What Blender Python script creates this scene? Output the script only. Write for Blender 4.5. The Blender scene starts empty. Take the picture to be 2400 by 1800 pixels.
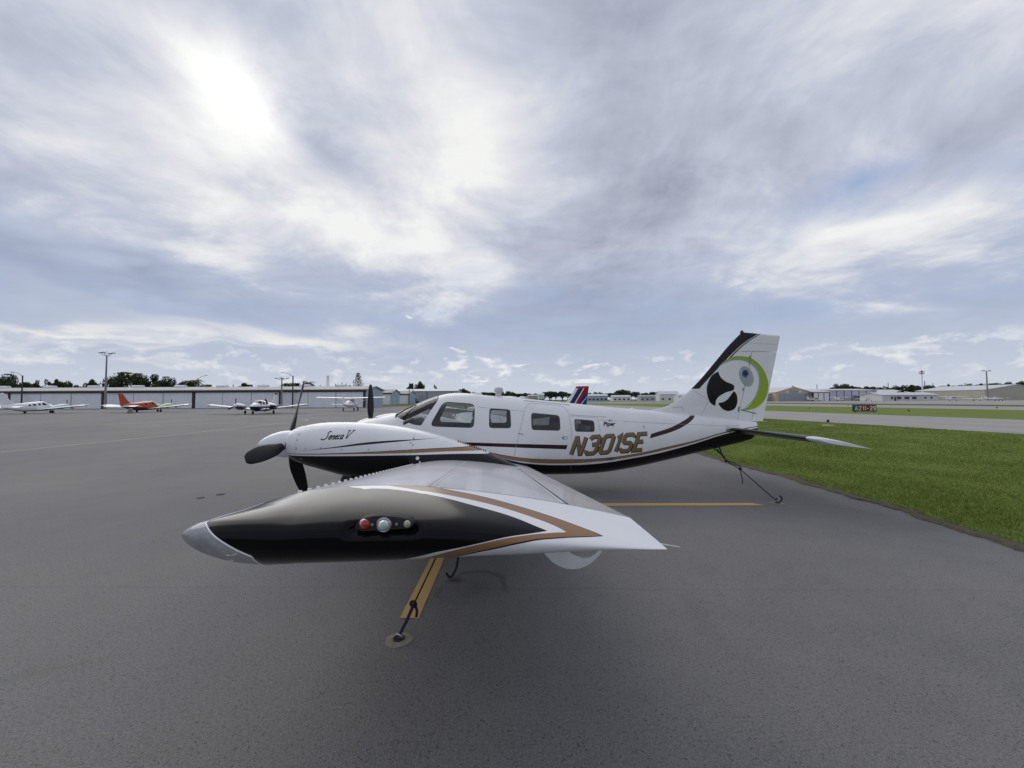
import bpy, bmesh, math, random
import numpy as np
from mathutils import Vector, Matrix
from mathutils.bvhtree import BVHTree
from mathutils.geometry import tessellate_polygon

SC = bpy.context.scene
COL = SC.collection
R = math.radians
random.seed(7)
rng = np.random.default_rng(11)

# ---------------------------------------------------------------- camera
F_PX, CAM_H, PITCH, ROLL = 920.0, 1.70, R(2.3), R(0.29)
cam_d = bpy.data.cameras.new('camera')
cam = bpy.data.objects.new('camera', cam_d)
COL.objects.link(cam)
cam_d.sensor_fit = 'HORIZONTAL'
cam_d.sensor_width = 36.0
cam_d.lens = 36.0 * F_PX / 2400.0
cam_d.clip_start = 0.05
cam_d.clip_end = 6000
_fw = Vector((0, math.cos(PITCH), math.sin(PITCH)))
_up0 = Vector((0, -math.sin(PITCH), math.cos(PITCH)))
_rt = Vector((1, 0, 0)) * math.cos(ROLL) - _up0 * math.sin(ROLL)
_up = _up0 * math.cos(ROLL) + Vector((1, 0, 0)) * math.sin(ROLL)
_m = Matrix((_rt, _up, -_fw)).transposed().to_4x4()
_m.translation = Vector((0, 0, CAM_H))
cam.matrix_world = _m
SC.camera = cam


def ray(x, y):
    return _fw + _rt * ((x - 1200) / F_PX) + _up * ((900 - y) / F_PX)


def gnd(x, y):
    d = ray(x, y)
    t = -CAM_H / d.z
    return (d.x * t, d.y * t)


def atY(x, y, Y):
    """the point a photo pixel shows when the thing is known to stand Y metres away"""
    d = ray(x, y)
    t = Y / d.y
    return Vector((d.x * t, Y, CAM_H + d.z * t))


# ---------------------------------------------------------------- shader-node helper
class S:
    def __init__(s, g, k):
        s.g, s.k = g, k

    def m(s, op, *o, clamp=False):
        n = s.g.nt.nodes.new('ShaderNodeMath')
        n.operation = op
        n.use_clamp = clamp
        for i, v in enumerate((s,) + o):
            if isinstance(v, S):
                s.g.nt.links.new(v.k, n.inputs[i])
            else:
                n.inputs[i].default_value = v
        return S(s.g, n.outputs[0])

    def __add__(s, o): return s.m('ADD', o)
    def __radd__(s, o): return s.m('ADD', o)
    def __sub__(s, o): return s.m('SUBTRACT', o)
    def __rsub__(s, o): return s.g.val(o).m('SUBTRACT', s)
    def __mul__(s, o): return s.m('MULTIPLY', o)
    def __rmul__(s, o): return s.m('MULTIPLY', o)
    def __truediv__(s, o): return s.m('DIVIDE', o)
    def __rtruediv__(s, o): return s.g.val(o).m('DIVIDE', s)
    def abs(s): return s.m('ABSOLUTE')
    def max(s, o): return s.m('MAXIMUM', o)
    def min(s, o): return s.m('MINIMUM', o)
    def pow(s, o): return s.m('POWER', o)
    def clamp(s): return s.m('ADD', 0.0, clamp=True)
    def pos(s, k=400.0): return s.m('MULTIPLY_ADD', k, 0.5, clamp=True)

    def ss(s, a, b):
        n = s.g.nt.nodes.new('ShaderNodeMapRange')
        n.interpolation_type = 'SMOOTHSTEP'
        s.g.nt.links.new(s.k, n.inputs[0])
        n.inputs[1].default_value = a
        n.inputs[2].default_value = b
        return S(s.g, n.outputs[0])

    def lin(s, a, b, c=0.0, d=1.0):
        n = s.g.nt.nodes.new('ShaderNodeMapRange')
        s.g.nt.links.new(s.k, n.inputs[0])
        for i, v in enumerate((a, b, c, d)):
            n.inputs[1 + i].default_value = v
        return S(s.g, n.outputs[0])


class G:
    def __init__(g, nt):
        g.nt = nt

    def node(g, t, **kw):
        n = g.nt.nodes.new(t)
        for k, v in kw.items():
            setattr(n, k, v)
        return n

    def val(g, v):
        n = g.node('ShaderNodeValue')
        n.outputs[0].default_value = v
        return S(g, n.outputs[0])

    def put(g, sock, v):
        if isinstance(v, S):
            g.nt.links.new(v.k, sock)
        elif v is not None:
            if isinstance(v, (tuple, list)) and len(v) == 3 and sock.type == 'RGBA':
                v = (*v, 1)
            sock.default_value = v

    def coord(g, kind='Object'):
        return S(g, g.node('ShaderNodeTexCoord').outputs[kind])

    def xyz(g, v):
        n = g.node('ShaderNodeSeparateXYZ')
        g.put(n.inputs[0], v)
        return [S(g, n.outputs[i]) for i in range(3)]

    def comb(g, x, y, z=0.0):
        n = g.node('ShaderNodeCombineXYZ')
        for i, v in enumerate((x, y, z)):
            g.put(n.inputs[i], v)
        return S(g, n.outputs[0])

    def scale(g, v, sx, sy, sz):
        n = g.node('ShaderNodeVectorMath', operation='MULTIPLY')
        g.put(n.inputs[0], v)
        n.inputs[1].default_value = (sx, sy, sz)
        return S(g, n.outputs[0])

    def vadd(g, v, w):
        n = g.node('ShaderNodeVectorMath', operation='ADD')
        g.put(n.inputs[0], v)
        g.put(n.inputs[1], w)
        return S(g, n.outputs[0])

    def noise(g, v, sc=5.0, det=4.0, rough=0.55, dist=0.0, col=False, dim='3D'):
        n = g.node('ShaderNodeTexNoise', noise_dimensions=dim)
        g.put(n.inputs['Vector'], v)
        n.inputs['Scale'].default_value = sc
        n.inputs['Detail'].default_value = det
        n.inputs['Roughness'].default_value = rough
        n.inputs['Distortion'].default_value = dist
        return S(g, n.outputs['Color' if col else 0])

    def voro(g, v, sc=5.0, feat='F1', rnd=1.0):
        n = g.node('ShaderNodeTexVoronoi', feature=feat)
        g.put(n.inputs['Vector'], v)
        n.inputs['Scale'].default_value = sc
        n.inputs['Randomness'].default_value = rnd
        return S(g, n.outputs['Distance']), S(g, n.outputs['Color']) if feat == 'F1' else None

    def mix(g, f, a, b, mode='MIX'):
        n = g.node('ShaderNodeMix', data_type='RGBA', blend_type=mode)
        g.put(n.inputs[0], f)
        g.put(n.inputs[6], a)
        g.put(n.inputs[7], b)
        return S(g, n.outputs[2])

    def curve(g, x, pts, x0, x1, y0, y1):
        """piecewise curve y(x) through pts"""
        n = g.node('ShaderNodeFloatCurve')
        c = n.mapping.curves[0]
        q = [((px - x0) / (x1 - x0), (py - y0) / (y1 - y0)) for px, py in pts]
        while len(c.points) < len(q):
            c.points.new(0.5, 0.5)
        for p, l in zip(c.points, q):
            p.location = l
            p.handle_type = 'AUTO'
        n.mapping.update()
        g.put(n.inputs['Value'], (x - x0) * (1 / (x1 - x0)))
        return S(g, n.outputs[0]) * (y1 - y0) + y0

    def bump(g, h, strength=0.3, dist=0.01):
        n = g.node('ShaderNodeBump')
        n.inputs['Strength'].default_value = strength
        n.inputs['Distance'].default_value = dist
        g.put(n.inputs['Height'], h)
        return S(g, n.outputs[0])


# ---------------------------------------------------------------- sky, sun, exposure
def azel(px, py):
    d = ray(px, py).normalized()
    return math.atan2(d.x, d.y), math.asin(d.z)


SUN_AZ, SUN_EL = azel(572, 235)
world = bpy.data.worlds.new('World')
SC.world = world
world.use_nodes = True
_nt = world.node_tree
g = G(_nt)
bg = _nt.nodes['Background']
SKY_STRENGTH = 0.10
bg.inputs['Strength'].default_value = SKY_STRENGTH
_sk = g.node('ShaderNodeTexSky', sky_type='NISHITA', sun_disc=False)
_sk.sun_elevation = SUN_EL
_sk.sun_rotation = SUN_AZ
_sk.air_density = 1.0
_sk.dust_density = 1.5
nishita = S(g, _sk.outputs[0])
D = g.coord('Generated')
dx, dy, dz = g.xyz(D)
az = dx.m('ARCTAN2', dy)
el = dz.m('ARCSINE')
zz = dz.max(0.0) + 0.16
flat = g.comb(dx / zz, dy / zz, 0.0)                       # a cloud deck overhead
w1 = g.noise(flat, 0.9, 2.0, 0.55, col=True, dim='2D')
wx, wy, wz = g.xyz(w1)
flat2 = g.vadd(flat, g.comb((wx - 0.5) * 0.45, (wy - 0.5) * 0.45, 0.0))
n_big = g.noise(flat2, 0.60, 3.0, 0.52, dim='2D')
n_mid = g.noise(g.scale(flat2, 1.0, 1.25, 1.0), 1.7, 6.0, 0.60, dim='2D')
n_str = g.noise(g.scale(flat2, 1.3, 0.75, 1.0), 2.6, 5.0, 0.62, dim='2D')
waz = az + (wx - 0.5) * 0.34
wel = el + (wy - 0.5) * 0.20 + (n_mid - 0.5) * 0.10


skyv = g.comb(waz, wel, 0.0)


def blob(px, py, sx, sy, k, rot=0.0):
    """a mass of cloud (or a gap) in the direction of a photo pixel, sizes in degrees"""
    a0, e0 = azel(px, py)
    mp = g.node('ShaderNodeMapping', vector_type='TEXTURE')
    g.put(mp.inputs['Vector'], skyv)
    mp.inputs['Location'].default_value = (a0, e0, 0)
    mp.inputs['Rotation'].default_value = (0, 0, R(rot))
    mp.inputs['Scale'].default_value = (R(sx) * 2.0, R(sy) * 2.0, 1)
    gr = g.node('ShaderNodeTexGradient', gradient_type='QUADRATIC_SPHERE')
    _nt.links.new(mp.outputs[0], gr.inputs[0])
    return S(g, gr.outputs[1]) * k


sx_, sy_, sz_ = math.sin(SUN_AZ) * math.cos(SUN_EL), math.cos(SUN_AZ) * math.cos(SUN_EL), math.sin(SUN_EL)
cs = dx * sx_ + dy * sy_ + dz * sz_
ang = cs.min(1.0).m('ARCCOSINE')
glow = ((ang * (1 / R(4.2))).pow(2.0) * -1.0).m('EXPONENT')
glow2 = ((ang * (1 / R(24.0))).pow(2.0) * -1.0).m('EXPONENT')
fade = el.lin(R(5), R(22), 0.40, 1.0)
L = 0.48 + ((n_big - 0.5) * 0.85 + (n_mid - 0.5) * 1.15 + (n_str - 0.5) * 0.55) * fade
for px, py, sx, sy, k, rot in [
    (560, 420, 17, 12, 0.26, 20), (930, 560, 13, 6, 0.42, -22), (420, 330, 9, 9, 0.20, 0), (1150, 420, 15, 6, 0.20, -10),
    (700, 790, 14, 1.6, 0.30, -4), (150, 770, 11, 1.5, 0.34, 0), (1250, 250, 26, 9, 0.12, -15), (1750, 600, 20, 5, 0.22, -14), (2150, 560, 12, 4, 0.20, -10),
    (1700, 330, 16, 4, 0.16, -20), (380, 480, 16, 2.2, 0.20, -24),
    (700, 60, 17, 6, -0.34, 0), (60, 560, 14, 9, -0.34, 0), (180, 160, 12, 10, -0.30, 0), (1350, 730, 22, 5.0, -0.26, 0), (760, 370, 6, 3, -0.42, -20),
    (920, 510, 4, 2.2, -0.34, 0), (330, 660, 15, 3.2, -0.30, 0), (1500, 480, 9, 5, -0.16, 0), (1950, 140, 20, 7, -0.02, 0), (2200, 760, 14, 3, -0.10, 0),
]:
    L = L + blob(px, py, sx, sy, k, rot)
L = L + glow * 0.22 + glow2 * 0.14
L = L.clamp()
# patches of clear sky between the clouds
gap = (g.noise(flat2, 1.3, 3.0, 0.5, dim='2D') - 0.62) * 3.0
for px, py, sx, sy, k, rot in [(1960, 480, 9, 3.2, 0.9, 20), (2240, 420, 9, 4, 0.7, 0), (1330, 720, 22, 5.5, 0.95, 0), (640, 860, 30, 2.0, 0.4, 0), (300, 640, 20, 4, 0.55, 0), (1800, 700, 20, 4, 0.5, 0), (1560, 130, 9, 4, 0.25, 0), (2000, 700, 14, 3, 0.3, 0)]:
    gap = gap + blob(px, py, sx, sy, k, rot)
gap = (gap - L * 0.35).clamp() * 0.75
# small cumulus heaps along the horizon
hz = g.comb(az * 14.0, el * 26.0, 0.0)
nh = g.noise(hz, 1.3, 5.0, 0.58, dim='2D')
hband = el.ss(0.015, 0.04) * (1.0 - el.ss(0.085, 0.16))
heap = (nh + hband * 0.22 - 0.76).m('MULTIPLY', 7.0, clamp=True) * hband
K = 1.0 / SKY_STRENGTH
shade = (0.225 * K, 0.240 * K, 0.315 * K)
mid = (0.405 * K, 0.430 * K, 0.515 * K)
lit = (0.69 * K, 0.69 * K, 0.685 * K)
cl = g.mix(L.lin(0.0, 0.5), shade, mid)
cl = g.mix(L.lin(0.5, 1.0), cl, lit)
blue = g.mix(0.35, (0.250 * K, 0.345 * K, 0.56 * K), nishita)
sky = g.mix(gap, cl, blue)
low_c = g.mix(el.lin(R(1), R(10)), (0.450 * K, 0.490 * K, 0.555 * K), (0.290 * K, 0.355 * K, 0.485 * K))
sky = g.mix((1.0 - el.ss(R(8), R(25))) * 0.70 * (1.0 - L.ss(0.50, 0.80) * 0.9), sky, low_c)
haze_c = (0.44 * K, 0.490 * K, 0.565 * K)
sky = g.mix((1.0 - el.ss(-0.02, 0.10)) * 0.5, sky, haze_c)
sky = g.mix(heap * 0.5, sky, (0.66 * K, 0.67 * K, 0.68 * K))
cum = blob(1180, 858, 4.0, 1.2, 1.0) + blob(1365, 868, 3.4, 1.0, 1.1) + blob(1105, 842, 2.2, 1.0, 0.7) + blob(2070, 790, 2.6, 2.4, 0.8) + blob(2140, 830, 3, 1.0, 0.6) + blob(620, 818, 4.5, 1.4, 0.8) + blob(930, 717, 1.6, 0.5, 1.0) + blob(1520, 872, 1.6, 0.6, 0.8) + blob(1240, 885, 1.6, 0.6, 0.8)
sky = g.mix(((cum + nh - 0.95) * 3.0).clamp() * 0.75, sky, (0.66 * K, 0.67 * K, 0.675 * K))
strat = blob(640, 800, 13, 0.9, 0.55, -7) + blob(120, 765, 9, 0.8, 0.5, 1) + blob(330, 820, 12, 0.5, 0.35, 0)
sky = g.mix(strat.clamp(), sky, (0.74 * K, 0.72 * K, 0.66 * K))
sky = g.mix((glow * ((n_mid - 0.30) * 2.6 + (n_str - 0.4) * 1.2)).clamp() * 0.75, sky, (0.98 * K, 0.98 * K, 0.955 * K))
g.put(bg.inputs['Color'], sky)

sun_d = bpy.data.lights.new('sun', 'SUN')
sun_d.energy = 0.75
sun_d.angle = R(55)
sun_d.color = (1.0, 0.95, 0.87)
sun = bpy.data.objects.new('sun', sun_d)
COL.objects.link(sun)
sun.rotation_euler = Vector((sx_, sy_, sz_)).to_track_quat('Z', 'Y').to_euler()

SC.view_settings.view_transform = 'Standard'
SC.view_settings.look = 'None'
SC.view_settings.exposure = 0.38
SC.view_settings.gamma = 1.0
SC.view_settings.use_curve_mapping = False
SC.render.engine = 'CYCLES'
world.cycles.sampling_method = 'MANUAL'
world.cycles.sample_map_resolution = 256
def mat(name, color=None, rough=0.5, metal=0.0, fn=None, coat=0.0, spec=0.5, **kw):
    m = bpy.data.materials.new(name)
    m.use_nodes = True
    nt = m.node_tree
    b = nt.nodes['Principled BSDF']
    b.inputs['Roughness'].default_value = rough
    b.inputs['Metallic'].default_value = metal
    b.inputs['Coat Weight'].default_value = coat
    b.inputs['Coat Roughness'].default_value = 0.06
    b.inputs['Specular IOR Level'].default_value = spec
    if color is not None:
        b.inputs['Base Color'].default_value = (*color, 1)
    for k, v in kw.items():
        b.inputs[k.replace('_', ' ')].default_value = v
    if fn:
        g = G(nt)
        r = fn(g)
        if isinstance(r, S):
            r = {'Base Color': r}
        for k, v in r.items():
            g.put(b.inputs[k], v)
    return m


def vary(c, amt=0.12, sc=3.0, det=5.0):
    """a colour with soft uneven wear"""
    def fn(g):
        n = g.noise(g.coord(), sc, det, 0.6)
        k = n.lin(0.25, 0.75, 1 - amt, 1 + amt * 0.6)
        return g.mix(1.0, c, g.comb(k, k, k), 'MULTIPLY')
    return fn


# ---------------------------------------------------------------- mesh helpers
def new_mesh(name, v, f, smooth=False):
    me = bpy.data.meshes.new(name)
    me.from_pydata([tuple(p) for p in v], [], [tuple(q) for q in f])
    if smooth:
        me.polygons.foreach_set('use_smooth', [True] * len(me.polygons))
    me.update()
    return me


def obj(name, me, material=None, parent=None, loc=None):
    o = bpy.data.objects.new(name, me)
    COL.objects.link(o)
    if parent is not None:
        o.parent = parent
    if loc is not None:
        o.location = loc
    if me is not None and material is not None:
        if not me.materials:
            me.materials.append(None)
        o.material_slots[0].link = 'OBJECT'
        o.material_slots[0].material = material
    return o


def tag(o, label=None, cat=None, group=None, kind=None):
    for k, v in (('label', label), ('category', cat), ('group', group), ('kind', kind)):
        if v:
            o[k] = v
    return o


def empty(name, loc=(0, 0, 0), rz=0.0):
    o = bpy.data.objects.new(name, None)
    COL.objects.link(o)
    o.location = loc
    o.rotation_euler = (0, 0, rz)
    o.empty_display_size = 0.2
    return o


class MB:
    """collects simple shapes into one mesh"""
    def __init__(s):
        s.v, s.f = [], []

    def add(s, v, f):
        n = len(s.v)
        s.v += [tuple(p) for p in v]
        s.f += [tuple(i + n for i in q) for q in f]
        return s

    def box(s, x0, x1, y0, y1, z0, z1):
        return s.add([(x0, y0, z0), (x1, y0, z0), (x1, y1, z0), (x0, y1, z0), (x0, y0, z1), (x1, y0, z1), (x1, y1, z1), (x0, y1, z1)],
                     [(0, 3, 2, 1), (4, 5, 6, 7), (0, 1, 5, 4), (1, 2, 6, 5), (2, 3, 7, 6), (3, 0, 4, 7)])

    def tube(s, pts, r, n=8, cap=True):
        pts = [Vector(p) for p in pts]
        rs = r if isinstance(r, (list, tuple)) else [r] * len(pts)
        base = len(s.v)
        up = Vector((0.31, 0.17, 0.93)).normalized()
        prev = None
        for i, p in enumerate(pts):
            t = (pts[min(i + 1, len(pts) - 1)] - pts[max(i - 1, 0)]).normalized()
            if prev is None:
                u = t.cross(up)
                if u.length < 0.05:
                    u = t.cross(Vector((1, 0, 0)))
            else:
                u = prev - t * prev.dot(t)
            u.normalize()
            prev = u
            w = t.cross(u)
            for k in range(n):
                a = 2 * math.pi * k / n
                s.v.append(tuple(p + (u * math.cos(a) + w * math.sin(a)) * rs[i]))
        for i in range(len(pts) - 1):
            for k in range(n):
                a, b = base + i * n + k, base + i * n + (k + 1) % n
                s.f.append((a, b, b + n, a + n))
        if cap:
            s.f.append(tuple(base + k for k in range(n))[::-1])
            s.f.append(tuple(base + (len(pts) - 1) * n + k for k in range(n)))
        return s

    def ring(s, c, ax, R0, r, n=20, m=8, a0=0, a1=2 * math.pi):
        c = Vector(c)
        ax = Vector(ax).normalized()
        u = ax.orthogonal().normalized()
        w = ax.cross(u)
        k = n if abs(a1 - a0) < 6.28 else n
        pts = [c + (u * math.cos(a0 + (a1 - a0) * i / k) + w * math.sin(a0 + (a1 - a0) * i / k)) * R0 for i in range(k + 1)]
        return s.tube(pts, r, m)

    def lathe(s, prof, n=16, c=(0, 0, 0), ax='z'):
        """prof: (radius, height) pairs"""
        base = len(s.v)
        for r, h in prof:
            for k in range(n):
                a = 2 * math.pi * k / n
                x, y, z = r * math.cos(a), r * math.sin(a), h
                p = (x, y, z) if ax == 'z' else ((z, x, y) if ax == 'x' else (y, z, x))
                s.v.append((p[0] + c[0], p[1] + c[1], p[2] + c[2]))
        for i in range(len(prof) - 1):
            for k in range(n):
                a, b = base + i * n + k, base + i * n + (k + 1) % n
                s.f.append((a, b, b + n, a + n))
        s.f.append(tuple(base + k for k in range(n))[::-1])
        s.f.append(tuple(base + (len(prof) - 1) * n + k for k in range(n)))
        return s

    def prism(s, poly, y0, y1, ax='y'):
        """a polygon in (x, z) extruded along y (or in (x,y) along z, in (y,z) along x)"""
        def P(p, d):
            return (p[0], d, p[1]) if ax == 'y' else ((p[0], p[1], d) if ax == 'z' else (d, p[0], p[1]))
        n = len(poly)
        base = len(s.v)
        s.v += [P(p, y0) for p in poly] + [P(p, y1) for p in poly]
        s.f.append(tuple(base + i for i in range(n)))
        s.f.append(tuple(base + n + i for i in range(n))[::-1])
        for i in range(n):
            j = (i + 1) % n
            s.f.append((base + i, base + n + i, base + n + j, base + j))
        return s

    def mesh(s, name, smooth=False, bevel=0.0, seg=2, sharp=None):
        me = bpy.data.meshes.new(name)
        me.from_pydata(s.v, [], s.f)
        bm = bmesh.new()
        bm.from_mesh(me)
        bmesh.ops.recalc_face_normals(bm, faces=bm.faces)
        if bevel:
            bmesh.ops.bevel(bm, geom=[e for e in bm.edges if e.is_manifold and e.calc_face_angle(0) > 0.5], offset=bevel, segments=seg, affect='EDGES', profile=0.6)
        if smooth:
            for f in bm.faces:
                f.smooth = True
            for e in bm.edges:
                if e.is_manifold and e.calc_face_angle(0) > (sharp or 0.7):
                    e.smooth = False
        bm.to_mesh(me)
        bm.free()
        return me

    def build(s, name, material, parent=None, loc=None, **kw):
        return obj(name, s.mesh(name, **kw), material, parent, loc)


def loft(rings, closed=True, cap0=True, cap1=True):
    n = len(rings[0])
    v = [p for r in rings for p in r]
    f = []
    for i in range(len(rings) - 1):
        for k in range(n if closed else n - 1):
            a, b = i * n + k, i * n + (k + 1) % n
            f.append((a, a + n, b + n, b))
    if cap0:
        f.append(tuple(range(n)))
    if cap1:
        f.append(tuple((len(rings) - 1) * n + k for k in range(n))[::-1])
    return v, f


def smooth_mesh(name, v, f, sharp=0.7):
    me = new_mesh(name, v, f)
    bm = bmesh.new()
    bm.from_mesh(me)
    bmesh.ops.recalc_face_normals(bm, faces=bm.faces)
    for q in bm.faces:
        q.smooth = True
    for e in bm.edges:
        if e.is_manifold and e.calc_face_angle(0) > sharp:
            e.smooth = False
    bm.to_mesh(me)
    bm.free()
    return me


def interp(pts, x):
    """monotone-ish cubic through (x, y) points (Fritsch-Carlson)"""
    xs = [p[0] for p in pts]
    ys = [p[1] for p in pts]
    n = len(xs)
    if x <= xs[0]:
        return ys[0]
    if x >= xs[-1]:
        return ys[-1]
    d = [(ys[i + 1] - ys[i]) / (xs[i + 1] - xs[i]) for i in range(n - 1)]
    mm = [d[0]] + [0 if d[i - 1] * d[i] <= 0 else (d[i - 1] + d[i]) / 2 for i in range(1, n - 1)] + [d[-1]]
    for i in range(n - 1):
        if d[i] == 0:
            mm[i] = mm[i + 1] = 0
        else:
            a, b = mm[i] / d[i], mm[i + 1] / d[i]
            q = a * a + b * b
            if q > 9:
                t = 3 / math.sqrt(q)
                mm[i], mm[i + 1] = t * a * d[i], t * b * d[i]
    i = max(j for j in range(n - 1) if xs[j] <= x)
    h = xs[i + 1] - xs[i]
    t = (x - xs[i]) / h
    return ((1 + 2 * t) * (1 - t) ** 2 * ys[i] + t * (1 - t) ** 2 * h * mm[i] + t * t * (3 - 2 * t) * ys[i + 1] + t * t * (t - 1) * h * mm[i + 1])


def copy_tree(o, parent=None, skip=()):
    c = o.copy()
    COL.objects.link(c)
    c.parent = parent
    for ch in list(o.children):
        if ch.name.split('.')[0] not in skip:
            copy_tree(ch, c, skip)
    return c


def rrect(pts, r, n=5):
    """a polygon with rounded corners"""
    out = []
    N = len(pts)
    rr = r if isinstance(r, (list, tuple)) else [r] * N
    for i in range(N):
        p0, p, p1 = Vector(pts[i - 1]), Vector(pts[i]), Vector(pts[(i + 1) % N])
        a, b = (p0 - p), (p1 - p)
        q = min(rr[i], a.length * 0.48, b.length * 0.48)
        A, B = p + a.normalized() * q, p + b.normalized() * q
        for k in range(n + 1):
            t = k / n
            out.append(tuple((1 - t) ** 2 * A + 2 * t * (1 - t) * p + t * t * B))
    return out


def stroke(pts, w, closed=False, miter=2.2):
    """a polyline thickened to ONE strip of quads (no overlaps)"""
    P = [Vector(p) for p in pts]
    n = len(P)
    L, Rr = [], []
    for i in range(n):
        a = P[i - 1] if (i > 0 or closed) else None
        b = P[(i + 1) % n] if (i < n - 1 or closed) else None
        d0 = (P[i] - a).normalized() if a is not None else None
        d1 = (b - P[i]).normalized() if b is not None else None
        d0 = d0 or d1
        d1 = d1 or d0
        n0, n1 = Vector((-d0.y, d0.x)), Vector((-d1.y, d1.x))
        t = n0 + n1
        if t.length < 1e-4:
            t = n0
        t.normalize()
        k = min(1 / max(t.dot(n0), 0.2), miter)
        L.append(P[i] + t * k * w / 2)
        Rr.append(P[i] - t * k * w / 2)
    quads = []
    for i in range(n if closed else n - 1):
        j = (i + 1) % n
        quads.append([tuple(L[i]), tuple(Rr[i]), tuple(Rr[j]), tuple(L[j])])
    return quads


def decal(name, loops, bvh, material, parent, off=0.0015, maxlen=0.035, side=-1, frame=None, dirn=None):
    """flat print: polygons in (x, z) laid onto a surface; side=-1 is the left side of the aircraft"""
    bm = bmesh.new()
    for lp in loops:
        sub = lp if isinstance(lp[0][0], (tuple, list)) else [lp]
        vs3 = [[Vector((p[0], p[1], 0)) for p in l] for l in sub]
        flat = [p for l in vs3 for p in l]
        bv = [bm.verts.new(p) for p in flat]
        for t in tessellate_polygon(vs3):
            try:
                bm.faces.new([bv[i] for i in t])
            except ValueError:
                pass
    bmesh.ops.remove_doubles(bm, verts=bm.verts, dist=1e-5)
    for _ in range(7):
        e = [q for q in bm.edges if q.calc_length() > maxlen]
        if not e:
            break
        bmesh.ops.subdivide_edges(bm, edges=e, cuts=1)
        bmesh.ops.triangulate(bm, faces=bm.faces)
    for v in bm.verts:
        o = Vector((v.co.x, side * 4.0, v.co.y))
        h, nr, _, _ = bvh.ray_cast(o, Vector((0, -side, 0)))
        if h is None:
            h, nr = Vector((v.co.x, side * 0.05, v.co.y)), Vector((0, side, 0))
        if nr.y * side < 0:
            nr = -nr
        v.co = h + nr * off
    for f in bm.faces:
        f.smooth = True
        if f.normal.y * side < 0:
            f.normal_flip()
    bm.normal_update()
    for f in bm.faces:
        if f.normal.y * side < 0:
            f.normal_flip()
    me = bpy.data.meshes.new(name)
    bm.to_mesh(me)
    bm.free()
    return obj(name, me, material, parent)
# ---------------------------------------------------------------- ground, apron, taxiways, grass
def f_asphalt(g):
    c = g.coord()
    x, y, z = g.xyz(c)
    big = g.noise(c, 0.22, 4, 0.6)
    med = g.noise(c, 2.1, 5, 0.65)
    fine = g.noise(c, 170.0, 2, 0.75)
    vd, vc = g.voro(c, 105.0)
    spk = g.xyz(vc)[0]
    k = 0.84 + (big - 0.5) * 0.62 + (med - 0.5) * 0.30 + (fine - 0.5) * 2.0 + (g.noise(c, 62.0, 2, 0.7) - 0.5) * 0.9
    k = k + (spk - 0.86).max(0.0) * 5.0 * (0.42 - vd).max(0.0)
    # pores, worn pale stones
    k = k - (0.12 - spk).max(0.0) * 3.0
    # crack lines and paving seams
    cr, _ = g.voro(g.vadd(c, g.noise(c, 0.8, 3, 0.6, col=True)), 0.12, 'DISTANCE_TO_EDGE')
    crack = (1.0 - (cr * 90.0).clamp()) * g.noise(c, 0.35, 2).ss(0.5, 0.62)
    seam = 1.0 - (((y + x * 0.02 + (med - 0.5) * 0.1) * (1 / 3.6)).m('FRACT') * 3.6 * 45.0).clamp()
    k = k * (1.0 - crack * 0.12) * (1.0 - seam * 0.22)

    # old oil rings and drips where engines stood
    def ring(cx, cy, r0, w):
        n = (med - 0.5) * 0.25
        d = ((x - cx).pow(2.0) + (y - cy).pow(2.0)).m('SQRT') + n
        return 1.0 - ((d - r0).abs() * (1 / w)).clamp()
    st = ring(-0.36, 3.65, 0.30, 0.05) * 0.40 * g.noise(c, 1.7, 3, 0.6).ss(0.42, 0.6) + ring(-0.35, 3.65, 0.0, 0.36) * 0.22 + ring(-0.55, 3.78, 0.0, 0.10) * 0.8
    st = st + g.noise(c, 0.9, 3, 0.5).ss(0.62, 0.80) * 0.10
    k = k * (1.0 - st.clamp())
    col = g.mix(big.lin(0.3, 0.7), (0.200, 0.196, 0.194), (0.216, 0.207, 0.196))
    col = g.mix(1.0, col, g.comb(k, k, k), 'MULTIPLY')
    h = fine * 0.7 + vd * 0.9 + med * 0.3
    return {'Base Color': col, 'Roughness': 0.80 + (med - 0.5) * 0.2, 'Normal': g.bump(h, 0.55, 0.008)}


def f_taxi(g):
    c = g.coord()
    x, y, z = g.xyz(c)
    n = g.noise(c, 0.3, 4, 0.6)
    s = g.noise(g.scale(c, 0.9, 0.03, 1), 1.0, 4, 0.6)
    k = 0.82 + (n - 0.5) * 0.35 + (s - 0.5) * 0.5
    # rubber and wheel tracks running along the strip
    return {'Base Color': g.mix(1.0, (0.40, 0.38, 0.345), g.comb(k, k, k), 'MULTIPLY'), 'Roughness': 0.75}


def f_grass(g):
    c = g.coord()
    n = g.noise(c, 0.35, 5, 0.6)
    m = g.noise(c, 3.0, 4, 0.6)
    f = g.noise(c, 45.0, 3, 0.7)
    col = g.mix(n.lin(0.3, 0.7), (0.142, 0.195, 0.030), (0.185, 0.225, 0.048))
    col = g.mix(m.ss(0.55, 0.75) * 0.45, col, (0.135, 0.125, 0.050))
    k = 0.55 + f * 0.9
    col = g.mix(1.0, col, g.comb(k, k, k), 'MULTIPLY')
    return {'Base Color': col, 'Normal': g.bump(f, 0.6, 0.03)}


def f_farground(g):
    c = g.coord()
    n = g.noise(c, 0.02, 5, 0.6)
    m = g.noise(c, 0.25, 4, 0.6)
    col = g.mix(n.lin(0.35, 0.65), (0.100, 0.125, 0.036), (0.150, 0.138, 0.060))
    k = 0.75 + m * 0.5
    return {'Base Color': g.mix(1.0, col, g.comb(k, k, k), 'MULTIPLY')}


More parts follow.
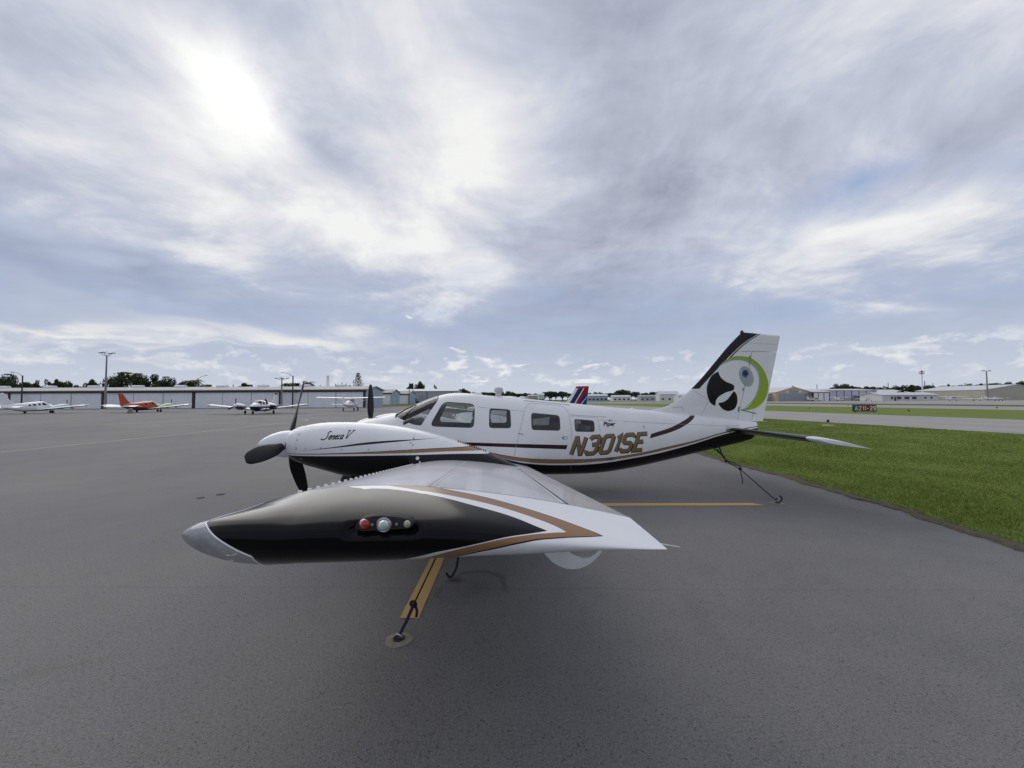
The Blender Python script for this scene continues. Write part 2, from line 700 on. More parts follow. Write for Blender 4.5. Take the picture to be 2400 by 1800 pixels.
M = {}
M['asphalt'] = mat('asphalt', rough=0.6, fn=f_asphalt)
M['taxi'] = mat('pale_pavement', rough=0.75, fn=f_taxi)
M['grass_ground'] = mat('grass_ground', rough=0.9, fn=f_grass, spec=0.2)
M['far_ground'] = mat('far_ground', rough=0.95, fn=f_farground, spec=0.1)


def sheet(name, pts, z, m, kind='structure', lab=None, cat=None):
    o = obj(name, new_mesh(name, [(p[0], p[1], z) for p in pts], [tuple(range(len(pts)))]), m)
    me = o.data
    if me.polygons[0].normal.z < 0:
        me.flip_normals()
    tag(o, lab, cat, kind=kind)
    return o


sheet('ground', [(-3000, -3000), (3000, -3000), (3000, 3000), (-3000, 3000)], -0.03, M['far_ground'])


def edge_x(y):          # the ragged pavement edge along the grass
    return 5.74 + 0.07 * math.sin(y * 0.9 + 1) + 0.05 * math.sin(y * 2.3) + 0.03 * math.sin(y * 5.1 + 2) + (0.02 * math.sin(y * 11.0))


ys = [-30 + i * 0.25 for i in range(int(140 / 0.25))]
ap = [(-420, -200), (5.9, -200)] + [(edge_x(y) + 0.10, y) for y in ys] + [(5.9, 110), (-20, 112), (-36, 106), (-420, 106)]
sheet('apron', ap, 0.0, M['asphalt'])

# soil lip between pavement and turf
def f_soil(g):
    c = g.coord()
    n = g.noise(c, 30, 5, 0.7)
    return {'Base Color': g.mix(n.lin(0.3, 0.7), (0.045, 0.036, 0.024), (0.14, 0.12, 0.07)), 'Normal': g.bump(n, 0.9, 0.02)}


M['soil'] = mat('soil', rough=0.95, fn=f_soil)
v, f = [], []
ys = [-12 + i * 0.06 for i in range(int(70 / 0.06))]
for i, y in enumerate(ys):
    e = edge_x(y) + random.uniform(-0.025, 0.025)
    w = 0.07 + 0.03 * math.sin(y * 1.7) + random.uniform(0, 0.05)
    v += [(e, y, 0.003), (e + w * 0.3, y, 0.018 + random.uniform(0, 0.014)), (e + w * 0.8, y, 0.022 + random.uniform(0, 0.012)), (e + w + 0.25, y, 0.004)]
for i in range(len(ys) - 1):
    for k in range(3):
        a = i * 4 + k
        f.append((a, a + 1, a + 5, a + 4))
tag(obj('soil_edge', new_mesh('soil_edge', v, f, True), M['soil']), kind='structure')

# strips of grass and pavement on the far side (they run almost along the view)
SL = -0.13          # the strips lean a little to the left as they recede


def strip(name, x0, x1, z, m, y0=-60, y1=900):
    return sheet(name, [(x0 - SL * 40 + SL * y0, y0), (x1 - SL * 40 + SL * y0, y0), (x1 - SL * 40 + SL * y1, y1), (x0 - SL * 40 + SL * y1, y1)], z, m)


v, f = [], []
ys = [-30 + i * 0.5 for i in range(300)]
for y in ys:
    v += [(edge_x(y) + 0.22, y, 0.014), (40, y, 0.014)]
for i in range(len(ys) - 1):
    f.append((i * 2, i * 2 + 1, i * 2 + 3, i * 2 + 2))
tag(obj('turf', new_mesh('turf', v, f), M['grass_ground']), kind='structure')
strip('taxiway', 20.4, 36.5, 0.022, M['taxi'], -60, 620)
strip('infield_grass', 36.5, 69.5, -0.010, M['grass_ground'], -60, 620)
strip('runway', 69.5, 96, -0.008, M['taxi'], -60, 620)
strip('far_apron', 118, 420, -0.012, M['taxi'], -60, 420)
sheet('cross_taxiway', [(-14, 190), (60, 150), (60, 176), (-14, 216)], -0.006, M['taxi'])

# ---- turf blades (near part of the grass)
def grass_blades(n, reg, hmin, hmax, w, name):
    xs = []
    while len(xs) < n:
        d = reg[2] * (reg[3] / reg[2]) ** rng.random(n * 2)
        ang = rng.uniform(R(18), R(57), n * 2)
        X, Y = d * np.sin(ang), d * np.cos(ang)
        ex = 5.74 + 0.07 * np.sin(Y * 0.9 + 1) + 0.05 * np.sin(Y * 2.3) + 0.03 * np.sin(Y * 5.1 + 2) + 0.10 + rng.uniform(0, 0.14, n * 2)
        tx = 20.4 - SL * 40 + SL * Y
        ok = (X > ex) & (X < tx)
        xs += list(zip(X[ok], Y[ok], d[ok]))
    P = np.array(xs[:n])
    th = rng.uniform(0, 6.283, n)
    lean = rng.uniform(0.1, 0.9, n)
    patch = 0.75 + 0.35 * np.sin(P[:, 0] * 1.3 + 2 * np.sin(P[:, 1] * 0.7)) * np.sin(P[:, 1] * 1.1 + np.sin(P[:, 0] * 2.1))
    H = rng.uniform(hmin, hmax, n) * patch
    W = w * (P[:, 2] / 8.0) ** 0.7 * rng.uniform(0.7, 1.3, n)
    dx, dy = np.cos(th), np.sin(th)
    lx, ly = np.cos(th + 1.2 + rng.uniform(-.6, .6, n)) * lean * H, np.sin(th + 1.2 + rng.uniform(-.6, .6, n)) * lean * H
    V = np.empty((n, 3, 3))
    V[:, 0] = np.stack([P[:, 0] - dx * W, P[:, 1] - dy * W, np.full(n, 0.01)], 1)
    V[:, 1] = np.stack([P[:, 0] + dx * W, P[:, 1] + dy * W, np.full(n, 0.01)], 1)
    V[:, 2] = np.stack([P[:, 0] + lx, P[:, 1] + ly, 0.012 + H], 1)
    me = bpy.data.meshes.new(name)
    me.vertices.add(n * 3)
    me.vertices.foreach_set('co', V.reshape(-1))
    me.loops.add(n * 3)
    me.loops.foreach_set('vertex_index', np.arange(n * 3))
    me.polygons.add(n)
    me.polygons.foreach_set('loop_start', np.arange(n) * 3)
    me.polygons.foreach_set('loop_total', np.full(n, 3))
    me.update()
    me.validate()
    at = me.attributes.new('tint', 'FLOAT', 'POINT')
    t = np.clip(rng.normal(0.5, 0.22, n), 0, 1)
    at.data.foreach_set('value', np.repeat(t, 3))
    return me


def f_blade(g):
    a = g.node('ShaderNodeAttribute', attribute_name='tint')
    t = S(g, a.outputs['Fac'])
    n = g.noise(g.coord(), 0.45, 3, 0.6)
    c = g.mix(t, (0.112, 0.168, 0.020), (0.235, 0.290, 0.058))
    c = g.mix(t.ss(0.86, 0.98) * 0.8, c, (0.22, 0.19, 0.08))
    return g.mix(n.ss(0.5, 0.75) * 0.35, c, (0.15, 0.165, 0.045))


M['blade'] = mat('grass_blade', rough=0.6, fn=f_blade, spec=0.25)
gme = grass_blades(230000, None or (0, 0, 5.9, 42.0), 0.025, 0.060, 0.0045, 'grass')
tag(obj('grass', gme, M['blade']), 'short green mown grass beside the asphalt apron', 'grass', kind='stuff')

# ---- painted lines
def f_yellow(g):
    c = g.coord()
    n = g.noise(c, 9, 6, 0.7)
    f = g.noise(c, 160, 2, 0.7)
    col = g.mix(n.ss(0.60, 0.80) * 0.7, (0.56, 0.36, 0.135), (0.22, 0.16, 0.09))
    k = 0.72 + f * 0.5
    return {'Base Color': g.mix(1.0, col, g.comb(k, k, k), 'MULTIPLY'), 'Normal': g.bump(f, 0.35, 0.004)}


def f_paleline(g):
    n = g.noise(g.coord(), 3, 5, 0.7)
    return g.mix(n.ss(0.5, 0.7) * 0.4, (0.40, 0.345, 0.26), (0.22, 0.20, 0.17))


M['yellow'] = mat('yellow_paint', rough=0.7, fn=f_yellow)
M['pale_line'] = mat('worn_line_paint', rough=0.75, fn=f_paleline)
sheet('tie_down_marking', [(-0.885, 3.13), (-0.735, 3.13), (-0.735, 6.36), (-0.885, 6.36)], 0.004, M['yellow'])
sheet('tie_down_marking', [(-2.4, 6.36), (4.02, 6.31), (3.90, 6.46), (-2.4, 6.52)], 0.004, M['yellow'])


def ground_line(name, pts, w, z=0.004, m='pale_line'):
    q = []
    for i in range(len(pts) - 1):
        for k in range(8):
            t = k / 8
            p0, p1, p2, p3 = [Vector(pts[min(max(i + j, 0), len(pts) - 1)]) for j in (-1, 0, 1, 2)]
            q.append(0.5 * ((2 * p1) + (p2 - p0) * t + (2 * p0 - 5 * p1 + 4 * p2 - p3) * t * t + (3 * p1 - p0 - 3 * p2 + p3) * t ** 3))
    q.append(Vector(pts[-1]))
    v, f = [], []
    for i, p in enumerate(q):
        d = (q[min(i + 1, len(q) - 1)] - q[max(i - 1, 0)]).normalized()
        n = Vector((-d.y, d.x))
        v += [(*(p + n * w / 2), z), (*(p - n * w / 2), z)]
    for i in range(len(q) - 1):
        f.append((2 * i, 2 * i + 1, 2 * i + 3, 2 * i + 2))
    me = new_mesh(name, v, f)
    if me.polygons[0].normal.z < 0:
        me.flip_normals()
    return tag(obj(name, me, M[m]), kind='structure')


ground_line('taxi_line', [gnd(-500, 1110), gnd(0, 1060), gnd(460, 1013.6), gnd(709, 987), gnd(810, 979.5), gnd(905, 968.5)], 0.16)
ground_line('taxi_line', [gnd(640, 994.4), gnd(700, 987.6), gnd(719, 984.6), gnd(716, 982.2), gnd(690, 980.2), gnd(620, 977.6)], 0.16, 0.008)
# ---------------------------------------------------------------- paints of the aircraft
WHITE, BLACK, GOLD, MAROON = (0.80, 0.80, 0.81), (0.0045, 0.004, 0.005), (0.29, 0.165, 0.085), (0.030, 0.009, 0.010)


def paint_out(g, col, rough=0.22, dirt=0.10):
    c = g.coord()
    n = g.noise(c, 2.3, 5, 0.62)
    s = g.noise(g.scale(c, 1.2, 6.0, 1.2), 3.0, 5, 0.65)
    k = 1.0 - (n.ss(0.45, 0.8) * dirt + s.ss(0.5, 0.85) * dirt)
    col = g.mix(1.0, col, g.comb(k, k, k * 0.985), 'MULTIPLY')
    return {'Base Color': col, 'Roughness': rough + n * 0.10, 'Specular IOR Level': 0.28}


CURV = dict(
    black=[(2.0, 0.86), (2.5, 0.80), (2.989, 0.696), (3.514, 0.585), (4.25, 0.547), (4.75, 0.559), (5.37, 0.631), (5.80, 0.69), (6.25, 0.78), (6.6, 0.86), (7.32, 1.035), (7.8, 1.10), (8.2, 1.15)],
    goldb=[(2.0, 0.88), (2.5, 0.82), (2.9, 0.727), (3.51, 0.618), (4.24, 0.585), (4.74, 0.605), (5.36, 0.666), (6.235, 0.815), (6.6, 0.890), (7.32, 1.062), (8.2, 1.17)],
    goldt=[(2.0, 0.93), (2.5, 0.875), (2.71, 0.823), (3.11, 0.738), (3.51, 0.683), (4.24, 0.652), (4.74, 0.655), (5.36, 0.707), (6.235, 0.853), (6.6, 0.918), (7.32, 1.074), (8.2, 1.18)],
    m2lo=[(5.60, 0.950), (5.71, 0.981), (6.2, 1.105), (6.5, 1.225), (6.75, 1.375), (6.95, 1.50)],
    m2hi=[(5.60, 1.020), (5.737, 1.062), (6.136, 1.168), (6.4, 1.27), (6.66, 1.385), (6.85, 1.50)],
)


def f_livery(g):
    x, y, z = g.xyz(g.coord())
    cv = lambda k: g.curve(x, CURV[k], 0.0, 9.0, 0.0, 2.0)
    blk, gb, gt = cv('black'), cv('goldb'), cv('goldt')
    col = g.mix((gt - z).pos(), WHITE, (0.02, 0.008, 0.008))
    col = g.mix((gt - 0.008 - z).pos(), col, GOLD)
    col = g.mix((gb - z).pos(), col, (0.02, 0.008, 0.008))
    col = g.mix((gb - 0.006 - z).pos(), col, WHITE)
    col = g.mix((blk - z).pos(), col, BLACK)
    # upper dark bars
    b1 = (z - (0.920 - (x - 2.4) * 0.052)).pos() * ((0.975 - (x - 2.4) * 0.041) - z).pos() * (4.135 + (z - 0.84) * 0.42 - x).pos() * (x - 2.2).pos()
    b2 = (z - cv('m2lo')).pos() * (cv('m2hi') - z).pos() * (x - 5.71 - (z - 0.98) * 0.36).pos() * (1.380 - z).pos()
    col = g.mix(b1.max(b2), col, MAROON)
    return paint_out(g, col, 0.20, 0.07)


def f_nacelle(g):
    x, y, z = g.xyz(g.coord())
    gt = g.curve(x, [(0.2, 1.030), (0.9, 1.038), (1.3, 1.050), (1.75, 1.066), (2.3, 1.072), (2.6, 1.06), (3.0, 1.0)], 0.0, 4.0, 0.0, 2.0)
    gb = g.curve(x, [(0.2, 1.024), (0.9, 1.022), (1.75, 1.022), (2.4, 1.022), (2.8, 0.99), (3.2, 0.9)], 0.0, 4.0, 0.0, 2.0)
    bk = g.curve(x, [(0.2, 1.004), (1.0, 1.000), (1.75, 0.997), (2.4, 0.990), (2.72, 0.968), (3.0, 0.94), (3.3, 0.94)], 0.0, 4.0, 0.0, 2.0)
    s1 = g.curve(x, [(0.35, 1.066), (0.8, 1.106), (1.2, 1.150), (1.7, 1.180), (2.15, 1.192)], 0.0, 4.0, 0.0, 2.0)
    sw = g.curve(x, [(0.35, 0.0), (0.8, 0.006), (1.2, 0.014), (1.5, 0.012), (1.8, 0.005), (2.15, 0.0)], 0.0, 4.0, 0.0, 0.1)
    col = g.mix((gt - z).pos(), WHITE, (0.02, 0.008, 0.008))
    col = g.mix((gt - 0.007 - z).pos(), col, GOLD)
    col = g.mix((gb - z).pos(), col, (0.80, 0.80, 0.80))
    col = g.mix((bk - z).pos(), col, BLACK)
    col = g.mix((sw - (z - s1).abs()).pos(900.0) * (x - 0.36).pos() * (2.12 - x).pos(), col, MAROON)
    # panel joints of the cowling
    j = (1.0 - ((x - 0.335 - (z - 1.2) * 0.06).abs() * 300.0).clamp()) + (1.0 - ((x - 1.78 - (z - 1.1) * 0.10).abs() * 300.0).clamp())
    col = g.mix(j.clamp() * 0.55, col, (0.12, 0.12, 0.12))
    return paint_out(g, col, 0.20, 0.08)


def f_wing(g):
    x, y, z = g.xyz(g.coord())
    b = y.abs()
    c = g.coord()
    le = g.curve(b, [(0.0, 1.22), (0.6, 1.27), (1.2, 1.57), (1.6, 1.64), (6.0, 1.64)], 0.0, 6.0, 0.0, 4.0)
    u = x - le
    boot = (0.075 - u).pos(300.0)
    st = g.noise(g.scale(c, 1.0, 7.0, 1.0), 2.0, 6, 0.7)
    bl = g.noise(c, 1.6, 5, 0.6)
    col = g.mix(st.ss(0.48, 0.74) * 0.42, (0.79, 0.79, 0.80), (0.50, 0.50, 0.515))
    col = g.mix(bl.ss(0.5, 0.7) * 0.16, col, (0.58, 0.58, 0.60))
    # worn walk-on and slipstream wash, rivet rows
    row = (1.0 - (((b * (1 / 0.42)).m('FRACT') - 0.5).abs() * 60.0).clamp()) + (1.0 - (((u * (1 / 0.38)).m('FRACT') - 0.5).abs() * 50.0).clamp())
    dots = 1.0 - ((((b + 0.013) * 26.0).m('FRACT') - 0.5).pow(2.0) + ((u * 26.0).m('FRACT') - 0.5).pow(2.0)).m('SQRT').m('MULTIPLY', 3.4, clamp=True)
    col = g.mix(row.clamp() * dots * 0.5, col, (0.25, 0.25, 0.25))
    ctl = (u - 1.36).pos(200.0) * (b - 2.6).pos(200.0)
    col = g.mix(ctl * 0.30, col, (0.70, 0.70, 0.60))
    col = g.mix(boot, col, (0.012, 0.012, 0.013))
    return {'Base Color': col, 'Roughness': 0.13 + boot * 0.35 + st * 0.10}


def f_tip(g):
    u_, v_, _ = g.xyz(S(g, g.node('ShaderNodeUVMap', uv_map='wrap').outputs[0]))
    cv = lambda pts: g.curve(u_, pts, 0.0, 1.0, -0.7, 0.7)
    hi = lambda k: cv(TIP_HI[k])
    lo = lambda k: cv(TIP_LO[k])
    v = v_ - 0.5

    def band(k):
        return (hi(k) - v).pos(400.0) * (v - lo(k)).pos(400.0)
    col = g.mix(band('outer'), WHITE, (0.03, 0.009, 0.008))
    col = g.mix(band('gold'), col, GOLD)
    col = g.mix(band('white'), col, WHITE)
    col = g.mix(band('black'), col, BLACK)
    r = paint_out(g, col, 0.09, 0.05)
    r['Specular IOR Level'] = 0.13
    return r


TIP_HI = dict(
    black=[(0.0, 0.66), (0.20, 0.62), (0.25, 0.50), (0.294, 0.445), (0.38, 0.415), (0.468, 0.362), (0.590, 0.252), (0.676, 0.172), (0.725, 0.105), (0.745, 0.077), (0.765, 0.02), (1.0, -0.5)],
    white=[(0.0, 0.66), (0.30, 0.62), (0.34, 0.50), (0.379, 0.462), (0.467, 0.402), (0.562, 0.338), (0.650, 0.268), (0.732, 0.175), (0.772, 0.114), (0.787, 0.080), (0.805, 0.02), (1.0, -0.5)],
    gold=[(0.0, 0.66), (0.40, 0.62), (0.45, 0.53), (0.493, 0.468), (0.592, 0.396), (0.682, 0.316), (0.764, 0.224), (0.828, 0.137), (0.863, 0.078), (0.88, 0.02), (1.0, -0.5)],
    outer=[(0.0, 0.66), (0.40, 0.62), (0.45, 0.537), (0.493, 0.475), (0.592, 0.402), (0.682, 0.322), (0.764, 0.230), (0.828, 0.143), (0.868, 0.078), (0.886, 0.02), (1.0, -0.5)],
)
TIP_LO = dict(
    black=[(0.0, -0.66), (0.35, -0.62), (0.40, -0.30), (0.44, -0.185), (0.491, -0.108), (0.569, -0.036), (0.644, 0.018), (0.735, 0.070), (0.747, 0.080), (0.77, 0.13), (1.0, 0.6)],
    white=[(0.0, -0.66), (0.38, -0.62), (0.43, -0.30), (0.489, -0.150), (0.544, -0.070), (0.620, -0.002), (0.697, 0.042), (0.763, 0.070), (0.789, 0.082), (0.81, 0.13), (1.0, 0.6)],
    gold=[(0.0, -0.66), (0.45, -0.62), (0.50, -0.26), (0.555, -0.126), (0.619, -0.046), (0.696, 0.014), (0.774, 0.042), (0.853, 0.072), (0.866, 0.080), (0.885, 0.13), (1.0, 0.6)],
    outer=[(0.0, -0.66), (0.455, -0.62), (0.505, -0.27), (0.558, -0.134), (0.622, -0.053), (0.699, 0.008), (0.777, 0.036), (0.858, 0.068), (0.870, 0.078), (0.89, 0.13), (1.0, 0.6)],
)


def f_fin(g):
    x, y, z = g.xyz(g.coord())
    # dark leading edge running back across the fin cap
    le = (z - 1.89) * (1.067 / 1.131) + 6.722
    d = (x - le)
    w = g.curve(z, [(1.6, 0.135), (2.2, 0.150), (2.45, 0.160), (2.65, 0.180), (2.80, 0.225), (2.90, 0.29), (3.05, 0.42)], 0.0, 4.0, 0.0, 1.0)
    up = (z - 1.895).pos()
    col = g.mix((w + 0.060 - d).pos() * (z - 2.40).pos(60.0), WHITE, GOLD)
    col = g.mix((w + 0.050 - d).pos() * (z - 2.40).pos(60.0), col, MAROON)
    col = g.mix((w + 0.022 - d).pos() * up, col, WHITE)
    col = g.mix((w - d).pos() * up, col, BLACK)
    return paint_out(g, col, 0.22, 0.06)


def f_stab(g):
    x, y, z = g.xyz(g.coord())
    b = y.abs()
    col = g.mix((7.62 - x).pos() * (1.93 - b).pos(), WHITE, (0.012, 0.012, 0.013))
    return paint_out(g, col, 0.3, 0.08)


def f_glass():
    m = bpy.data.materials.new('cabin_glass')
    m.use_nodes = True
    nt = m.node_tree
    nt.nodes.remove(nt.nodes['Principled BSDF'])
    g = G(nt)
    fr = g.node('ShaderNodeFresnel')
    fr.inputs[0].default_value = 1.5
    tr = g.node('ShaderNodeBsdfTransparent')
    tr.inputs[0].default_value = (0.80, 0.82, 0.82, 1)
    gl = g.node('ShaderNodeBsdfGlossy')
    gl.inputs['Roughness'].default_value = 0.03
    mx = g.node('ShaderNodeMixShader')
    nt.links.new(fr.outputs[0], mx.inputs[0])
    nt.links.new(tr.outputs[0], mx.inputs[1])
    nt.links.new(gl.outputs[0], mx.inputs[2])
    nt.links.new(mx.outputs[0], nt.nodes['Material Output'].inputs[0])
    return m


M['livery'] = mat('black_gold_livery', coat=0.08, fn=f_livery)
M['nacelle'] = mat('nacelle_livery', coat=0.08, fn=f_nacelle)
M['wing'] = mat('weathered_white_wing', coat=0.3, fn=f_wing)
M['tip'] = mat('wing_tip_livery', coat=0.0, fn=f_tip)
M['fin'] = mat('fin_livery', coat=0.08, fn=f_fin)
M['stab'] = mat('stabilator_paint', coat=0.2, fn=f_stab)
M['vinylgrey'] = mat('pale_grey_plastic', fn=vary((0.55, 0.56, 0.57), 0.1, 12), rough=0.5)
M['eyegrey'] = mat('eye_grey_vinyl', fn=vary((0.36, 0.42, 0.41), 0.1, 12), rough=0.4)
M['white'] = mat('white_paint', fn=lambda g: paint_out(g, g.mix(0.0, WHITE, WHITE), 0.25, 0.08), coat=0.3)
M['glass'] = f_glass()
M['trim'] = mat('cabin_trim', fn=vary((0.055, 0.052, 0.050), 0.3, 6), rough=0.8)
M['leather'] = mat('seat_leather', fn=vary((0.30, 0.27, 0.23), 0.2, 8), rough=0.6)
M['rubber'] = mat('rubber', fn=vary((0.018, 0.018, 0.019), 0.3, 12), rough=0.75)
M['prop'] = mat('propeller_black', fn=vary((0.012, 0.012, 0.013), 0.4, 9), rough=0.45, spec=0.3)
M['steel'] = mat('bare_metal', fn=vary((0.45, 0.45, 0.45), 0.2, 14), rough=0.35, metal=0.9)
M['spinner'] = mat('spinner_white', fn=vary((0.83, 0.83, 0.84), 0.08, 9), rough=0.25, coat=0.3)
M['gold'] = mat('gold_vinyl', fn=vary((0.195, 0.128, 0.060), 0.10, 9), rough=0.4)
M['black'] = mat('black_vinyl', fn=vary((0.005, 0.0045, 0.005), 0.3, 9), rough=0.35, spec=0.25)
M['seam'] = mat('panel_joint', fn=vary((0.30, 0.31, 0.33), 0.2, 9), rough=0.6)
M['darkseam'] = mat('dark_joint', fn=vary((0.05, 0.05, 0.055), 0.2, 9), rough=0.6)

# ---------------------------------------------------------------- fuselage
TOP = [(-0.16, 1.02), (-0.10, 1.09), (0.0, 1.16), (0.2, 1.245), (0.5, 1.335), (0.716, 1.381), (1.01, 1.443), (1.126, 1.480), (1.3, 1.555), (1.497, 1.644), (1.774, 1.755), (2.01, 1.818), (2.225, 1.833), (2.45, 1.822), (2.707, 1.790), (3.363, 1.732), (4.25, 1.64), (5.15, 1.546), (5.94, 1.475), (6.6, 1.400), (7.3, 1.325), (8.02, 1.240)]
BOT = [(-0.16, 0.96), (-0.10, 0.86), (0.0, 0.76), (0.2, 0.64), (0.5, 0.54), (1.0, 0.45), (1.6, 0.37), (2.4, 0.345), (3.6, 0.320), (4.28, 0.310), (4.82, 0.322), (5.47, 0.400), (6.1, 0.518), (6.83, 0.672), (7.49, 0.804), (7.77, 0.868), (7.96, 0.945), (8.02, 1.04)]
WID = [(-0.16, 0.03), (-0.10, 0.12), (0.0, 0.22), (0.2, 0.34), (0.5, 0.45), (1.0, 0.55), (1.5, 0.60), (2.0, 0.625), (3.2, 0.625), (3.8, 0.61), (4.3, 0.58), (5.0, 0.51), (5.8, 0.40), (6.6, 0.285), (7.4, 0.165), (7.8, 0.10), (8.02, 0.05)]


def fus_ring(a, off=0.0, n=72):
    t, b, w = interp(TOP, a) - off, interp(BOT, a) + off, interp(WID, a) - off
    cab = min(max((a - 0.9) / 0.8, 0), 1) * min(max((5.6 - a) / 2.0, 0), 1)
    zc = b + (t - b) * (0.42 - 0.06 * cab)
    nt_, nb_ = 2.15 + 0.25 * cab, 2.25 + 0.35 * cab
    out = []
    for k in range(n):
        q = 2 * math.pi * k / n
        c, s = math.cos(q), math.sin(q)
        e = nt_ if s >= 0 else nb_
        y = w * math.copysign(abs(c) ** (2 / e), c)
        z = zc + ((t - zc) if s >= 0 else (zc - b)) * math.copysign(abs(s) ** (2 / e), s)
        out.append((a, y, z))
    return out


def stations(a0, a1, n):
    return [a0 + (a1 - a0) * i / (n - 1) for i in range(n)]


_st = [-0.16, -0.145, -0.12, -0.09, -0.05] + stations(0.0, 7.9, 120) + [7.94, 7.97, 8.0, 8.02]
fus_v, fus_f = loft([fus_ring(a) for a in _st])
fus_solid = smooth_mesh('fuselage_solid', fus_v, fus_f, 0.9)
FUS = BVHTree.FromPolygons([Vector(p) for p in fus_v], fus_f)
_in = stations(1.10, 5.2, 60)
in_v, in_f = loft([fus_ring(a, 0.035) for a in _in])


def shell(o0, o1, a0, a1, n=90):
    r0 = [fus_ring(a, o0) for a in stations(a0, a1, n)]
    r1 = [fus_ring(a, o1) for a in stations(a0 + 0.02, a1 - 0.02, n)]
    v0, f0 = loft(r0)
    v1, f1 = loft(r1)
    k = len(v0)
    return v0 + v1, f0 + [tuple(i + k for i in q[::-1]) for q in f1]


def fix(me):
    bm = bmesh.new()
    bm.from_mesh(me)
    bmesh.ops.recalc_face_normals(bm, faces=bm.faces)
    bm.to_mesh(me)
    bm.free()


def boolean(a, b, op):
    oa, ob = bpy.data.objects.new('ba', a), bpy.data.objects.new('bb', b)
    COL.objects.link(oa)
    COL.objects.link(ob)
    md = oa.modifiers.new('b', 'BOOLEAN')
    md.operation, md.object, md.solver = op, ob, 'EXACT'
    dg = bpy.context.evaluated_depsgraph_get()
    me = bpy.data.meshes.new_from_object(oa.evaluated_get(dg))
    bpy.data.objects.remove(oa)
    bpy.data.objects.remove(ob)
    return me


WIN = dict(
    w1=rrect([(1.985, 1.675), (2.545, 1.632), (2.530, 1.215), (1.765, 1.250)], [0.10, 0.10, 0.09, 0.10]),
    w2=rrect([(2.795, 1.555), (3.165, 1.530), (3.172, 1.205), (2.785, 1.212)], 0.06),
    w3=rrect([(3.530, 1.470), (4.045, 1.418), (4.040, 1.150), (3.524, 1.172)], 0.06),
    w4=rrect([(4.305, 1.353), (4.672, 1.318), (4.668, 1.118), (4.300, 1.132)], 0.05),
)
WSH = rrect([(1.10, 1.430), (1.22, 1.66), (1.80, 1.93), (1.895, 1.72), (1.620, 1.262), (1.470, 1.280), (1.345, 1.335)], [0.02, 0.02, 0.02, 0.05, 0.03, 0.08, 0.05], 4)


def prism_mesh(poly, y0, y1):
    me = MB().prism(poly, y0, y1).mesh('cut')
    return me


hv = fus_v + in_v
k0 = len(fus_v)
hf = fus_f + [tuple(i + k0 for i in q[::-1]) for q in in_f]
hollow = new_mesh('hollow', hv, hf)
hollow.materials.append(None)
hollow.materials.append(None)
for i, p in enumerate(hollow.polygons):
    p.material_index = 1 if i >= len(fus_f) else 0
_bm = bmesh.new()
_bm.from_mesh(hollow)
_o = [f for f in _bm.faces if f.material_index == 0]
_i = [f for f in _bm.faces if f.material_index == 1]
bmesh.ops.recalc_face_normals(_bm, faces=_o)
bmesh.ops.recalc_face_normals(_bm, faces=_i)
bmesh.ops.reverse_faces(_bm, faces=_i)
_bm.to_mesh(hollow)
_bm.free()
cutter = MB()
for w in WIN.values():
    cutter.prism(w, -1.5, 1.5)
cut_me = cutter.mesh('cut')
cutm = MB().prism(WSH, -1.5, 1.5).mesh('cut2')
fus_me = boolean(boolean(hollow, cut_me, 'DIFFERENCE'), cutm, 'DIFFERENCE')


def smooth_sharp(me, ang=0.6):
    bm = bmesh.new()
    bm.from_mesh(me)
    for f in bm.faces:
        f.smooth = True
    for e in bm.edges:
        e.smooth = not (e.is_manifold and e.calc_face_angle(0) > ang)
    bm.to_mesh(me)
    bm.free()
    return me


smooth_sharp(fus_me)
fus_me.name = 'fuselage'
pv, pf = shell(0.006, 0.012, 0.9, 5.2)
pane_shell = new_mesh('pane_shell', pv, pf)

AIR_O, TH = (-3.22, 7.23, 0.0), 0.063
plane = empty('airplane', AIR_O, TH)
tag(plane, 'white twin-engine airplane with black belly, gold stripes and parrot emblem on its tail fin', 'airplane')
fus = obj('fuselage', fus_me, M['livery'], plane)
fus.material_slots[1].link = 'OBJECT'
fus.material_slots[1].material = M['trim']

for key, w in WIN.items():
    for y0, y1 in ((-1.5, -0.05), (0.05, 1.5)):
        me = boolean(pane_shell, prism_mesh(w, y0, y1), 'INTERSECT')
        smooth_sharp(me, 0.5)
        obj('window_pane', me, M['glass'], fus)
        # dark frame inside the cabin
        cx, cz = sum(p[0] for p in w) / len(w), sum(p[1] for p in w) / len(w)
        inn = [(cx + (p[0] - cx) * (1 - 0.030 / 0.25), cz + (p[1] - cz) * (1 - 0.028 / 0.16)) for p in w]
        if key == 'w1':
            inn = [(cx + (p[0] - cx) * 0.975 + 0.004, cz + (p[1] - cz) * 0.955 + 0.008) for p in w]
        s = -1 if y0 < 0 else 1
        n = len(w)
        vv, ff = [], []
        for P, d in ((w, 0.016), (inn, 0.024), (inn, 0.05), (w, 0.04)):
            for p in P:
                h, nr, _, _ = FUS.ray_cast(Vector((p[0], s * 3, p[1])), Vector((0, -s, 0)))
                vv.append((p[0], (abs(h.y) - d) * s, p[1]))
        for r in range(4):
            for i in range(n):
                j = (i + 1) % n
                ff.append((r * n + i, r * n + j, ((r + 1) % 4) * n + j, ((r + 1) % 4) * n + i))
        obj('window_frame', smooth_mesh('window_frame', vv, ff, 0.5), M['trim'], fus)
ws_me = boolean(pane_shell, MB().prism(WSH, -1.5, 1.5).mesh('c'), 'INTERSECT')
smooth_sharp(ws_me, 0.5)
obj('windshield', ws_me, M['glass'], fus)
# centre post of the windshield
mb = MB()
pts = []
for a in stations(1.14, 1.83, 12):
    pts.append((a, 0.0, interp(TOP, a) - 0.012))
mb.tube(pts, 0.022, 6)
mb.build('windshield_post', M['white'], fus)
